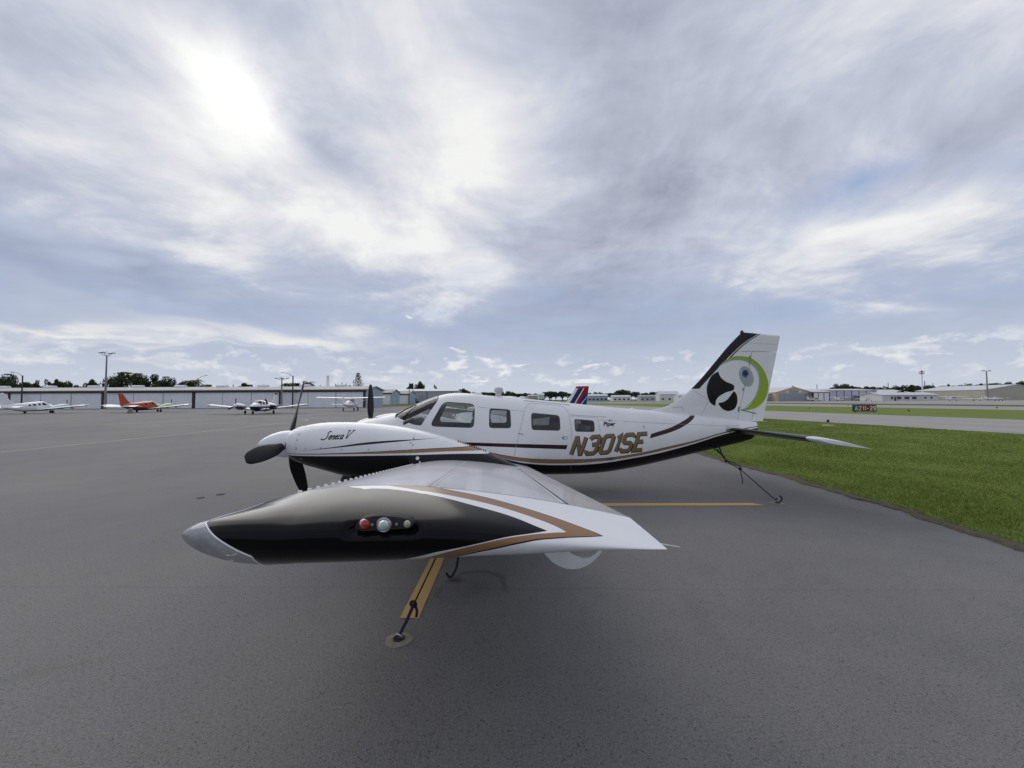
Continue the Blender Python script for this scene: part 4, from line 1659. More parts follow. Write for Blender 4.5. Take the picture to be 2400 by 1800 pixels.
def propeller(b, angs, ma=M['spinner']):
    p = obj('propeller', hub_me, M['steel'], plane, (0.065, -b, 1.115))
    obj('spinner', spin_me, ma, p)
    for t in angs:
        bl = obj('blade', bl_me, M['prop'], p)
        bl.rotation_euler = (R(t), 0, 0)
    return p


# angle measured from straight up, turning towards the left wing tip
propeller(NB, (94, -26, 214))
propeller(-NB, (-2, -122, -242)).scale = (1, -1, 1)

# ---------------------------------------------------------------- right-hand wing and nacelle (mirrored)
def mirror(o, keep=None):
    c = obj(o.name.split('.')[0], o.data, None, plane if o.parent == plane else None)
    c.scale = (1, -1, 1)
    if o.material_slots and o.data.materials:
        c.material_slots[0].link = 'OBJECT'
        c.material_slots[0].material = o.material_slots[0].material
    for ch in o.children:
        if keep is None or ch.name.split('.')[0] in keep:
            k = ch.copy()
            COL.objects.link(k)
            k.parent = c
    return c


wing_r = mirror(wing, ('wing_tip', 'landing_light_lens', 'landing_lamp', 'lamp_bulkhead', 'vortex_generators', 'aileron_gap', 'tip_joint', 'static_wick', 'hinge_fairing', 'fairing_bracket', 'navigation_light_base', 'strobe_lamp', 'tail_position_light', 'tie_down_eye'))
nac_r = mirror(nac, ('air_inlet', 'exhaust_pipe', 'cowl_flap'))

# ---------------------------------------------------------------- fin and rudder
def slab_foil(le, te, z, tmax, n=16):
    """symmetric section between two x at height z"""
    c = te - le
    up = []
    for i in range(n):
        x = 0.5 * (1 - math.cos(math.pi * i / (n - 1)))
        yt = 5 * (0.2969 * math.sqrt(x) - 0.1260 * x - 0.3516 * x ** 2 + 0.2843 * x ** 3 - 0.1036 * x ** 4) + 0.004 * x
        up.append((x, yt * tmax))
    return [(le + x * c, y, z) for x, y in up] + [(le + x * c, -y, z) for x, y in up[-2:0:-1]]


def fin_le(z):
    return interp([(1.30, 5.70), (1.40, 5.80), (1.490, 5.93), (1.534, 6.158), (1.644, 6.391), (1.778, 6.58), (1.891, 6.722), (2.955, 7.727), (3.0, 7.785), (3.02, 7.83)], z)


def fin_te(z):
    return 8.162 + (z - 1.248) * (8.577 - 8.162) / (2.944 - 1.248)


def hinge(z):
    return 7.643 + (z - 1.298) * (7.955 - 7.643) / (2.608 - 1.298)


def fin_top(x):
    return 3.012 - (x - 7.8) * 0.085


rings = []
for z in stations(1.15, 2.62, 40):
    h = hinge(z)
    le = fin_le(z)
    te = h - 0.006
    # the fin keeps its thickness at the hinge: take the front part of a section
    full = fin_te(z) - max(le, 6.2 if z < 1.7 else le)
    ring = []
    n = 18
    tm = 0.075
    pts = []
    for i in range(n):
        x = (i / (n - 1)) ** 1.7 * (te - le)
        xr = x / (fin_te(z) - le)
        y = 5 * tm * (0.2969 * math.sqrt(xr) - 0.1260 * xr - 0.3516 * xr ** 2 + 0.2843 * xr ** 3 - 0.1036 * xr ** 4) * 1.35
        if z < 1.75:
            y *= 0.55 + 0.45 * (z - 1.15) / 0.6 if x < 0.8 else 1
        pts.append((le + x, y))
    rings.append([(x, y, z) for x, y in pts] + [(x, -y, z) for x, y in pts[::-1][:-1]])
v, f = loft(rings)
fin = obj('tail_fin', smooth_mesh('tail_fin', v, f, 0.8), M['fin'], plane)
# the cap across the top of fin and rudder
rings = []
for z in stations(2.624, 3.012, 22):
    le, te = fin_le(z), fin_te(min(z, 2.95))
    pts = []
    for j in range(20):
        x = (j / 19) ** 1.5 * (te - le)
        xr = x / (te - le)
        y = 5 * 0.075 * (0.2969 * math.sqrt(xr) - 0.1260 * xr - 0.3516 * xr ** 2 + 0.2843 * xr ** 3 - 0.1036 * xr ** 4) * 1.3 + 0.002
        zt = fin_top(le + x)
        y *= math.sqrt(max(1 - (max(z - (zt - 0.05), 0) / 0.055) ** 2, 0.02)) if z < zt else 0.15
        pts.append((le + x, y, min(z, zt)))
    rings.append(pts + [(x, -y, z_) for x, y, z_ in pts[::-1][:-1]])
v, f = loft(rings)
cap = obj('fin_cap', smooth_mesh('fin_cap', v, f, 0.9), M['fin'], fin)
rings = []
for z in stations(1.255, 2.618, 40):
    h0, te, le = hinge(z) + 0.006, fin_te(z), fin_le(z)
    pts = []
    for j in range(12):
        x = h0 + (te - h0) * j / 11
        xr = min((x - le) / (te - le), 1)
        y = 5 * 0.075 * (0.2969 * math.sqrt(xr) - 0.1260 * xr - 0.3516 * xr ** 2 + 0.2843 * xr ** 3 - 0.1036 * xr ** 4) * 1.3 + 0.002
        pts.append((x, y, z))
    rings.append(pts + [(x, -y, z_) for x, y, z_ in pts[::-1]])
v, f = loft(rings)
rud = obj('rudder', smooth_mesh('rudder', v, f, 0.7), M['fin'], fin)
fv = []
ff = []
for o in (fin, rud, cap):
    k = len(fv)
    fv += [q.co.copy() for q in o.data.vertices]
    ff += [tuple(i + k for i in p.vertices) for p in o.data.polygons]
FBVH = BVHTree.FromPolygons(fv, ff)
blob_part('fin_beacon', 7.79, 0.0, 3.005, 0.035, 0.025, 0.045, M['rubber'], fin)
MB().tube([(8.165, 0, 1.262), (8.24, 0, 1.245)], [0.003, 0.002], 5).build('static_wick', M['spinner'], rud)

# parrot emblem: pixel outlines of the photograph read back onto the fin's centre plane
def fin_px(pts, o=(1500, 760), s=600 / 2212):
    Tm = plane.matrix_basis.copy() if False else Matrix.Translation(AIR_O) @ Matrix.Rotation(TH, 4, 'Z')
    inv = Tm.inverted()
    out = []
    for p in pts:
        d = inv.to_3x3() @ ray(o[0] + p[0] * s, o[1] + p[1] * s)
        c0 = inv @ Vector((0, 0, CAM_H))
        t = (-0.045 - c0.y) / d.y
        q = c0 + d * t
        out.append((q.x, q.z))
    return out


def arc(cx, cy, rx, ry, a0, a1, n=24, rot=0):
    out = []
    for i in range(n + 1):
        t = R(a0 + (a1 - a0) * i / n)
        x, y = rx * math.cos(t), ry * math.sin(t)
        out.append((cx + x * math.cos(R(rot)) - y * math.sin(R(rot)), cy + x * math.sin(R(rot)) + y * math.cos(R(rot))))
    return out


def spl(pts, n=6, closed=True):
    out = []
    N = len(pts)
    for i in range(N if closed else N - 1):
        p0, p1, p2, p3 = [Vector(pts[(i + j) % N] if closed else pts[min(max(i + j, 0), N - 1)]) for j in (-1, 0, 1, 2)]
        for k in range(n):
            t = k / n
            out.append(tuple(0.5 * ((2 * p1) + (p2 - p0) * t + (2 * p0 - 5 * p1 + 4 * p2 - p3) * t * t + (3 * p1 - p0 - 3 * p2 + p3) * t ** 3)))
    if not closed:
        out.append(tuple(pts[-1]))
    return out


M['lime'] = mat('lime_vinyl', fn=vary((0.30, 0.42, 0.012), 0.1, 12), rough=0.4)
M['greyvinyl'] = mat('grey_vinyl', fn=vary((0.30, 0.37, 0.40), 0.1, 12), rough=0.4)
M['iris'] = mat('iris_blue_vinyl', fn=vary((0.05, 0.12, 0.26), 0.1, 12), rough=0.4)
M['pupil'] = mat('pupil_vinyl', fn=vary((0.008, 0.016, 0.06), 0.1, 12), rough=0.4)
outer = spl([(700, 345), (740, 310), (790, 285), (850, 275), (940, 285), (1020, 330), (1080, 400), (1112, 470), (1122, 520), (1112, 600), (1085, 660), (1040, 705), (990, 730), (930, 742), (880, 738)], 5, False)
inner = spl([(880, 738), (935, 715), (985, 665), (1020, 600), (1040, 520), (1040, 450), (1015, 385), (965, 335), (900, 310), (840, 302), (780, 310), (730, 325), (700, 345)], 5, False)
decal('emblem_crest', [fin_px(outer + inner[1:-1])], FBVH, M['lime'], fin, 0.0012)
g_out = spl([(895, 725), (945, 700), (992, 655), (1028, 595), (1047, 520), (1046, 450), (1020, 382), (970, 330), (900, 305), (845, 298), (785, 305), (720, 330), (672, 375)], 5, False)
g_in = spl([(672, 375), (725, 340), (785, 316), (840, 310), (900, 318), (960, 345), (1008, 393), (1032, 455), (1034, 520), (1015, 595), (980, 655), (938, 698), (895, 725)], 5, False)
decal('emblem_outline', [fin_px(g_out + g_in[1:-1])], FBVH, M['greyvinyl'], fin, 0.0024)
beak1 = spl([(678, 407), (625, 440), (590, 500), (575, 560), (585, 630), (610, 680), (645, 704), (652, 690)], 5, False) + spl([(655, 660), (680, 625), (740, 590), (800, 572), (815, 550), (812, 530), (790, 515), (740, 495), (700, 462), (682, 430)], 5, False)
decal('emblem_beak', [fin_px(beak1)], FBVH, M['black'], fin, 0.0016)
beak2 = spl([(678, 682), (720, 672), (760, 645), (790, 605), (812, 580), (835, 605), (845, 650), (838, 700), (815, 735), (770, 750), (725, 738), (695, 712)], 5)
decal('emblem_beak', [fin_px(beak2)], FBVH, M['black'], fin, 0.0016)
eye = arc(921, 451, 60, 92, 0, 350, 28, -22)
decal('emblem_eye', [fin_px(eye)], FBVH, M['eyegrey'], fin, 0.0016)
decal('emblem_iris', [fin_px(arc(912, 426, 31, 35, 0, 345, 22))], FBVH, M['iris'], fin, 0.0032)
decal('emblem_pupil', [fin_px(arc(911, 424, 20, 23, 0, 345, 20))], FBVH, M['pupil'], fin, 0.0044)
# joints of the fin, and the hinge brackets
def fin_line(pts, w, m, name='fin_joint', off=0.0055):
    decal(name, stroke(fin_px(pts), w), FBVH, m, fin, off)


fin_line([(470, 575), (585, 655)], 0.004, M['seam'])
fin_line([(525, 790), (590, 665)], 0.004, M['seam'])
fin_line([(280, 722), (368, 712), (370, 755)], 0.006, M['seam'])
fin_line([(990, 735), (975, 832)], 0.005, M['seam'])
fin_line([(870, 738), (1015, 772)], 0.012, M['black'], 'trim_tab_arm')
fin_line([(880, 160), (1195, 172)], 0.003, M['seam'])
fin_line([(880, 232), (1120, 232)], 0.003, M['seam'])
for a, b_ in (((951, 270), (947, 290)), ((896, 552), (891, 575)), ((861, 712), (853, 755))):
    fin_line([a, b_], 0.018, M['black'], 'hinge_bracket')

# ---------------------------------------------------------------- stabilator
def stab_mesh():
    rings = []
    T = -R(10)
    for b in stations(0.0, 1.86, 10) + [1.90, 1.95, 1.99, 2.02, 2.045, 2.06]:
        k = 1.0 if b <= 1.9 else math.sqrt(max(1 - ((b - 1.9) / 0.165) ** 2, 0.01))
        le = 7.40 + (0.0 if b < 1.86 else (1 - k) * 0.14)
        te = 8.31
        ring = slab_foil(le, te, 0.0, 0.105 * (0.35 + 0.65 * k) * 0.9, 18)
        out = []
        for x, y, _ in ring:
            dx_, dz_ = x - 7.62, y
            out.append((7.62 + dx_ * math.cos(T) - dz_ * math.sin(T), -b, 1.085 + dx_ * math.sin(T) + dz_ * math.cos(T)))
        rings.append(out)
    v, f = loft(rings)
    return smooth_mesh('stabilator', v, f, 0.9)


st_me = stab_mesh()
st = obj('stabilator', st_me, M['stab'], plane)
st2 = obj('stabilator', st_me, M['stab'], plane)
st2.scale = (1, -1, 1)

# ---------------------------------------------------------------- landing gear
tyre_me = MB().lathe([(0.10, -0.065), (0.17, -0.080), (0.205, -0.060), (0.217, -0.02), (0.217, 0.02), (0.205, 0.060), (0.17, 0.080), (0.10, 0.065)], 28, ax='y').mesh('tyre', smooth=True)
rim_me = MB().lathe([(0.02, -0.070), (0.06, -0.055), (0.10, -0.066), (0.105, 0.0), (0.10, 0.066), (0.06, 0.055), (0.02, 0.070)], 20, ax='y').mesh('rim', smooth=True)


def gear(name, a, b, ztop, lean=0.0):
    p = MB().tube([(a + 0.05, -b, ztop), (a + 0.02, -b, 0.50), (a, -b + 0.10, 0.32), (a, -b + 0.10, 0.22)], [0.045, 0.04, 0.03, 0.03], 10).tube([(a, -b + 0.11, 0.217), (a, -b, 0.217)], 0.025, 8).tube([(a + 0.05, -b, 0.60), (a + 0.14, -b, 0.45), (a + 0.02, -b + 0.1, 0.33)], 0.016, 6).build(name, M['steel'], plane, smooth=True)
    obj('tyre', tyre_me, M['rubber'], p, (a, -b, 0.217))
    obj('rim', rim_me, M['steel'], p, (a, -b, 0.217))
    return p


gear('main_gear', 2.30, 1.69, 0.75)
gear('main_gear', 2.30, -1.69, 0.75)
gear('nose_gear', 0.30, 0.0, 0.62)
MB().prism([(0.55, 0.52), (1.05, 0.44), (1.02, 0.28), (0.60, 0.36)], -0.16, -0.15).build('gear_door', M['black'], plane)
# tail tie-down loop
MB().ring((7.22, 0, 0.735), (0, 1, 0), 0.028, 0.007, 16, 6).build('tail_tie_down_eye', M['steel'], plane, smooth=True)
# ---------------------------------------------------------------- ropes and anchors of the aircraft
M['rope'] = mat('black_rope', fn=vary((0.010, 0.010, 0.016), 0.4, 60), rough=0.8)
M['navyrope'] = mat('navy_rope', fn=vary((0.010, 0.012, 0.045), 0.3, 60), rough=0.75)


def f_pad(g):
    n = g.noise(g.coord(), 18, 5, 0.7)
    return {'Base Color': g.mix(n.lin(0.3, 0.7), (0.17, 0.152, 0.118), (0.33, 0.30, 0.235)), 'Normal': g.bump(n, 0.5, 0.01)}


M['pad'] = mat('worn_concrete', rough=0.9, fn=f_pad)
PW = Matrix.Translation(AIR_O) @ Matrix.Rotation(TH, 4, 'Z')


def bez(pts, n=10):
    return spl([tuple(p) for p in pts], n, False) if len(pts[0]) == 2 else [tuple(q) for q in spl3(pts, n)]


def spl3(pts, n=8):
    out = []
    N = len(pts)
    P = [Vector(p) for p in pts]
    for i in range(N - 1):
        p0, p1, p2, p3 = [P[min(max(i + j, 0), N - 1)] for j in (-1, 0, 1, 2)]
        for k in range(n):
            t = k / n
            out.append(0.5 * ((2 * p1) + (p2 - p0) * t + (2 * p0 - 5 * p1 + 4 * p2 - p3) * t * t + (3 * p1 - p0 - 3 * p2 + p3) * t ** 3))
    out.append(P[-1])
    return out


def anchor(x, y, label):
    e = empty('tie_down_anchor', (x, y, 0))
    tag(e, label, 'anchor')
    v, f = [], []
    n = 26
    for r, z in ((1.0, 0.002), (0.82, 0.012), (0.35, 0.009)):
        for k in range(n):
            a = 2 * math.pi * k / n
            q = r * 0.098 * (1 + 0.05 * math.sin(3 * a + 1) + 0.02 * math.sin(7 * a))
            v.append((q * math.cos(a), q * math.sin(a) * 0.95, z))
    for i in range(2):
        for k in range(n):
            f.append((i * n + k, i * n + (k + 1) % n, (i + 1) * n + (k + 1) % n, (i + 1) * n + k))
    f.append(tuple(2 * n + k for k in range(n)))
    obj('concrete_pad', smooth_mesh('concrete_pad', v, f, 1.2), M['pad'], e)
    MB().lathe([(0.042, 0.010), (0.040, 0.016), (0.030, 0.013)], 18).build('anchor_cup', M['rubber'], e, smooth=True)
    MB().ring((0, 0, 0.020), (0.3, 1, 0.3), 0.024, 0.007, 16, 6).build('anchor_ring', M['steel'], e, smooth=True)
    return e


ax, ay = gnd(935, 1500)
anchor(ax, ay, 'round concrete tie-down anchor with a steel ring below the black wing tip')
wt = PW @ Vector((TIE_A, -TIE_B, on_wing(TIE_A, TIE_B, False).z - 0.03))
r0 = Vector((ax, ay, 0.03))
kn = r0.lerp(wt, 0.20)
e = empty('tie_down_rope', r0)
tag(e, 'navy and black rope tying the wing with the black tip to the pavement', 'rope')
L0 = lambda p: tuple(Vector(p) - r0)
MB().tube([L0(p) for p in spl3([r0, r0.lerp(kn, 0.5) + Vector((0.002, 0, -0.004)), kn])], 0.0125, 8).build('lower_rope', M['navyrope'], e, smooth=True)
MB().tube([L0(kn), L0(kn.lerp(wt, 0.5)), L0(wt)], 0.0065, 8).build('upper_rope', M['rope'], e, smooth=True)
MB().ring(L0(kn + Vector((-0.002, -0.004, 0.004))), (0.3, 1, 0.2), 0.021, 0.011, 16, 7).build('rope_knot', M['rope'], e, smooth=True)
MB().tube([L0(p) for p in spl3([kn + Vector((0.012, 0, -0.01)), kn + Vector((0.026, -0.01, -0.04)), kn + Vector((0.022, -0.012, -0.085))])], [0.010] * 16 + [0.009], 7).build('rope_end', M['navyrope'], e, smooth=True)
MB().tube([L0(kn + Vector((0.022, -0.012, -0.084))), L0(kn + Vector((0.021, -0.012, -0.092)))], 0.0075, 7).build('rope_tip', M['spinner'], e)
# loose end hanging from the wing eye
h0 = wt + Vector((-0.09, 0.0, 0.03))
hp = [h0, h0 + Vector((0.06, -0.05, -0.25)), h0 + Vector((0.055, -0.10, -0.52)), h0 + Vector((0.005, -0.12, -0.62)), h0 + Vector((-0.035, -0.12, -0.585))]
MB().tube([L0(p) for p in spl3(hp)], 0.010, 7).build('hanging_rope', M['rope'], e, smooth=True)

bx, by = gnd(1822, 1180)
anchor(bx, by, 'round concrete tie-down anchor with a hook behind the tail of the white twin')
t0 = PW @ Vector((7.22, 0, 0.72))
r1 = Vector((bx, by, 0.03))
k1, k2 = t0.lerp(r1, 0.20), t0.lerp(r1, 0.42)
k1 = k1 + Vector((-0.03, 0, -0.05))
e = empty('tail_rope', r1)
tag(e, 'black knotted rope tying the tail to the pavement near the grass', 'rope')
L1 = lambda p: tuple(Vector(p) - r1)
MB().tube([L1(p) for p in (t0, k1, k2, r1)], 0.009, 7).build('rope', M['rope'], e, smooth=True)
MB().tube([L1(p) for p in spl3([k1, k1.lerp(k2, 0.4) + Vector((0.05, 0, 0.02)), k2 + Vector((0.03, 0, 0.01)), k2])], 0.008, 7).build('rope_loop', M['rope'], e, smooth=True)
MB().tube([L1(p) for p in spl3([t0 + Vector((0.05, 0, 0.03)), t0 + Vector((0.07, 0, -0.05)), k1])], 0.013, 7).build('rope_loop', M['rope'], e, smooth=True)
MB().tube([L1(p) for p in spl3([t0 + Vector((-0.12, 0, 0.035)), t0 + Vector((-0.02, 0, -0.02)), t0.lerp(k1, 0.45)])], 0.010, 7).build('rope_loop', M['rope'], e, smooth=True)
for k in (k1, k2):
    MB().ring(L1(k), (0.4, 1, 0.1), 0.014, 0.012, 12, 6).build('rope_knot', M['rope'], e, smooth=True)
MB().tube([L1(p) for p in spl3([k2, k2 + Vector((0.015, -0.02, -0.10)), k2 + Vector((0.03, -0.03, -0.26))])], 0.008, 7).build('rope_end', M['rope'], e, smooth=True)
MB().ring((0.03, 0, 0.045), (0, 1, 0), 0.045, 0.011, 16, 6, -0.6, 4.2).build('anchor_hook', M['rope'], e, smooth=True)

# flat dark covers in the pavement
M['coverm'] = mat('dull_iron', fn=vary((0.055, 0.052, 0.05), 0.3, 20), rough=0.9)


def cover(px, py, w, label):
    x, y = gnd(px, py)
    o = MB().lathe([(w, 0.0), (w, 0.006), (w * 0.85, 0.008)], 18).build('pavement_cover', M['coverm'], None, (x, y, 0.0))
    tag(o, label, 'cover', 'small dark covers in the apron')


cover(517, 1159, 0.07, 'small dark round cover set in the asphalt')
cover(470, 1167, 0.06, 'small dark round cover set in the asphalt')

# ---------------------------------------------------------------- parked aircraft on the left
def scheme(root, mp):
    for o in root.children_recursive:
        n = o.name.split('.')[0]
        m = mp.get(n)
        if m is not None and o.material_slots:
            o.material_slots[0].link = 'OBJECT'
            o.material_slots[0].material = m


SKIP = ('registration_shadow', 'registration_mark', 'maker_name', 'maker_emblem', 'model_name', 'emblem_crest', 'emblem_outline', 'emblem_beak', 'emblem_eye', 'emblem_iris', 'emblem_pupil', 'nacelle_fin', 'fastener', 'fuel_drain_cap', 'skin_joint', 'drip_rail', 'door_seam', 'baggage_door_seam', 'door_handle', 'door_latch', 'static_port', 'cover_plate', 'satellite_antenna', 'screw', 'fin_joint', 'trim_tab_arm', 'hinge_bracket', 'aileron_gap', 'aileron_joint', 'skin_lap', 'hinge_line', 'tip_joint', 'vortex_generators', 'hinge_fairing', 'fairing_bracket', 'static_wick', 'tie_down_eye', 'tail_tie_down_eye', 'cabin_seat', 'window_frame', 'strobe_rim', 'lens_seal', 'whip_antenna', 'rope_knot', 'windshield_wiper')


def two_tone(name, top, low, z0, slope=0.0):
    def fn(g):
        x, y, z = g.xyz(g.coord())
        return paint_out(g, g.mix((z0 - z + x * slope).pos(), top, low), 0.25, 0.08)
    return mat(name, fn=fn, coat=0.3)


def f_orange(g):
    x, y, z = g.xyz(g.coord())
    c = g.mix((z - 1.60 + (x - 2) * 0.055).pos(60), (0.48, 0.055, 0.012), (0.62, 0.30, 0.20))
    c = g.mix((0.62 + (x - 3.0).max(0.0) * 0.12 - z).pos(), c, (0.055, 0.015, 0.05))
    c = g.mix((1.35 - x + (z - 1.0) * 0.5).pos(30), c, (0.45, 0.58, 0.42))
    lt = (z - 0.86 - (x - 4.4) * 0.06).pos() * (1.02 + (x - 4.4) * 0.06 - z).pos() * (x - 4.5).pos() * (5.6 - x).pos() * (((x * 4.2).m('FRACT')) - 0.3).pos(60)
    c = g.mix(lt * 0.7, c, (0.70, 0.55, 0.50))
    return paint_out(g, c, 0.3, 0.06)


M['or_fus'] = mat('orange_fuselage', fn=f_orange, coat=0.2)
M['or_fin'] = mat('orange_red', fn=vary((0.46, 0.052, 0.012), 0.08, 3), rough=0.3)
M['mint'] = mat('mint_paint', fn=vary((0.38, 0.60, 0.32), 0.08, 3), rough=0.3)
M['mintwhite'] = mat('mint_white_paint', fn=vary((0.66, 0.72, 0.62), 0.06, 3), rough=0.3)
M['teal'] = mat('pale_teal_paint', fn=vary((0.52, 0.74, 0.74), 0.06, 3), rough=0.3)
M['tealwhite'] = mat('teal_white_paint', fn=vary((0.70, 0.80, 0.80), 0.05, 3), rough=0.3)
M['navy_fus'] = two_tone('white_over_navy', WHITE, (0.010, 0.010, 0.060), 1.00, 0.0)
M['navy_nac'] = two_tone('nacelle_white_over_navy', WHITE, (0.010, 0.010, 0.060), 1.05, 0.0)
M['navy'] = mat('navy_paint', fn=vary((0.010, 0.012, 0.075), 0.1, 3), rough=0.3)
M['white_fus'] = two_tone('white_over_grey', WHITE, (0.60, 0.62, 0.66), 0.6, 0.0)


def park(px, Y, deg, label, mp, prop=None):
    P = Vector(((px - 1200) * Y / F_PX, Y, 0))
    rz = R(deg)
    aft = Vector((math.cos(rz), math.sin(rz), 0))
    r = copy_tree(plane, None, SKIP)
    r.name = 'parked_airplane'
    r.location = P - aft * 2.3
    r.rotation_euler = (0, 0, rz)
    for k in list(r.keys()):
        del r[k]
    tag(r, label, 'airplane', 'airplanes parked by the hangar row')
    scheme(r, mp)
    return r


park(93, 60, -76, 'white twin-engine airplane with pale teal nacelles parked before the hangar row',
     dict(fuselage=M['white_fus'], engine_nacelle=M['teal'], wing=M['tealwhite'], wing_tip=M['tealwhite'], tail_fin=M['white'], rudder=M['white'], fin_cap=M['white'], stabilator=M['white'], gear_door=M['white'], windshield_post=M['white']))
park(350, 64, -80, 'orange-red airplane with mint green nacelle and orange tail fin',
     dict(fuselage=M['or_fus'], engine_nacelle=M['mint'], wing=M['mintwhite'], wing_tip=M['white'], tail_fin=M['or_fin'], rudder=M['or_fin'], fin_cap=M['or_fin'], stabilator=M['white'], gear_door=M['white'], spinner=M['mint'], windshield_post=M['or_fin']))
park(609, 52, 102, 'white over navy blue twin-engine airplane facing the camera with black propellers',
     dict(fuselage=M['navy_fus'], engine_nacelle=M['navy_nac'], wing=M['white'], wing_tip=M['white'], tail_fin=M['white'], rudder=M['white'], fin_cap=M['navy'], stabilator=M['white'], gear_door=M['navy'], windshield_post=M['white']))


# ---- light single-engine types
M['darkglass'] = mat('dark_window_glass', (0.03, 0.035, 0.04), rough=0.08, coat=0.3)


def light_plane(high, fus_m, wing_m, fin_m, name='light_airplane'):
    e = empty(name)
    prof = [(0.0, 1.12, 0.92, 0.10), (0.1, 1.25, 0.80, 0.36), (0.5, 1.32, 0.68, 0.46), (1.25, 1.38, 0.62, 0.52), (1.75, 1.78 if high else 1.72, 0.60, 0.54), (2.2, 2.02 if high else 1.90, 0.60, 0.55), (2.9, 2.05 if high else 1.90, 0.60, 0.55), (3.6, 1.86 if high else 1.70, 0.62, 0.50), (4.6, 1.48 if high else 1.42, 0.72, 0.36), (6.0, 1.30, 0.92, 0.18), (7.1, 1.20, 1.04, 0.06)]
    rings = []
    for a in stations(0.0, 7.1, 46):
        t, b, w = [interp([(p[0], p[k]) for p in prof], a) for k in (1, 2, 3)]
        zc = (t + b) / 2
        ring = []
        for k in range(28):
            q = 2 * math.pi * k / 28
            c, s = math.cos(q), math.sin(q)
            ring.append((a, w * math.copysign(abs(c) ** 0.8, c), zc + (t - b) / 2 * math.copysign(abs(s) ** 0.8, s)))
        rings.append(ring)
    v, f = loft(rings)
    fu = obj('fuselage', smooth_mesh('light_fuselage', v, f, 1.0), fus_m, e)
    bv = BVHTree.FromPolygons([Vector(p) for p in v], f)
    zt = 0.10 if high else 0.0
    for s in (-1, 1):
        for q in ([(1.72, 1.42), (2.35, 1.40), (2.35, 1.76 + zt), (1.98, 1.76 + zt)], [(2.45, 1.40), (3.15, 1.40), (3.05, 1.74 + zt), (2.45, 1.76 + zt)], [(3.25, 1.42), (3.75, 1.46), (3.40, 1.66 + zt), (3.18, 1.70 + zt)]):
            decal('side_window', [rrect(q, 0.06)], bv, M['darkglass'], fu, 0.01, 0.2, s)
    # windshield and rear window
    for aa, lab in ((stations(1.38, 1.90, 7), 'windshield'), (stations(3.45, 3.95, 6), 'rear_window')):
        if lab == 'rear_window' and not high:
            continue
        vv, fff = [], []
        for a in aa:
            t, b, w = [interp([(p[0], p[k]) for p in prof], a) for k in (1, 2, 3)]
            zc = (t + b) / 2
            for k in range(9):
                q = R(42 + 96 * k / 8)
                c, s = math.cos(q), math.sin(q)
                vv.append((a, 1.015 * w * math.copysign(abs(c) ** 0.8, c), zc + 1.015 * (t - b) / 2 * abs(s) ** 0.8 + 0.006))
        for i in range(len(aa) - 1):
            for k in range(8):
                fff.append((i * 9 + k, i * 9 + k + 1, (i + 1) * 9 + k + 1, (i + 1) * 9 + k))
        obj(lab, smooth_mesh(lab, vv, fff, 2), M['darkglass'], fu)
    zw, dih = (2.06, 0.03) if high else (0.72, 0.11)
    for s in (-1, 1):
        rings = []
        for y in stations(0.0 if high else 0.3, 5.35, 8) + [5.45, 5.5]:
            le, te = 1.75, 3.35 - (0.35 if high else 0.1) * max(y - 2.5, 0) / 3
            if y > 5.4:
                le, te = le + 0.15, te - 0.1
            u = []
            F = foil(0.13 if y < 5.4 else 0.06, 12)
            u = [(le + x * (te - le), s * y, zw + y * dih + a * (te - le)) for x, a, b in F] + [(le + x * (te - le), s * y, zw + y * dih + b * (te - le)) for x, a, b in F[-2:0:-1]]
            rings.append(u)
        v, f = loft(rings)
        w = obj('wing', smooth_mesh('light_wing', v, f, 0.9), wing_m, e)
        if high:
            MB().tube([(2.3, s * 0.52, 0.85), (2.4, s * 2.7, zw + 0.05)], 0.045, 6).build('wing_strut', wing_m, e)
        rings = []
        for y in (0.0, 1.4, 1.65, 1.72):
            le, te = 6.15 + y * 0.12, 7.15
            F = foil(0.08 if y < 1.6 else 0.04, 9)
            rings.append([(le + x * (te - le), s * y, 1.12 + a * 0.9) for x, a, b in F] + [(le + x * (te - le), s * y, 1.12 + b * 0.9) for x, a, b in F[-2:0:-1]])
        v, f = loft(rings)
        obj('tailplane', smooth_mesh('tailplane', v, f, 0.9), wing_m, e)
    top = 2.65 if high else 2.36
    rings = []
    for z in stations(1.05, top, 8):
        t = (z - 1.05) / (top - 1.05)
        le, te = 5.55 + 1.05 * t ** 0.8, 7.05 + 0.20 * t
        rings.append(slab_foil(le, te, z, 0.06, 9))
    v, f = loft(rings)
    fin_ = obj('tail_fin', smooth_mesh('light_fin', v, f, 0.9), fin_m, e)
    gz = 0.19
    for a, y in ((0.75, 0.0), (2.75, 1.15), (2.75, -1.15)):
        gl = MB().tube([(a - 0.0, y * 0.35, 0.75), (a, y, gz)], [0.05, 0.03], 6).build('gear_leg', wing_m, e)
        obj('tyre', tyre_me, M['rubber'], gl, (a, y, 0.217))
    pr = MB().lathe([(0.13, 0.02), (0.12, -0.10), (0.06, -0.22), (0.005, -0.28)], 14, ax='x').build('spinner', fus_m, e, (0.0, 0, 1.03), smooth=True)
    for t in (35, 215):
        b_ = obj('blade', bl_me, M['prop'], pr, (-0.05, 0, 0))
        b_.rotation_euler = (R(t), 0, 0)
    return e


def put(e, X, Y, deg):
    rz = R(deg)
    aft = Vector((math.cos(rz), math.sin(rz), 0))
    e.location = Vector((X, Y, 0)) - aft * 2.75
    e.rotation_euler = (0, 0, rz)
    return e


cess = light_plane(True, M['white'], M['white'], M['white'])
put(cess, (822 - 1200) * 65 / F_PX, 65, -83)
tag(cess, 'white high-wing airplane with wing struts parked before the hangar row', 'airplane', 'airplanes parked by the hangar row')


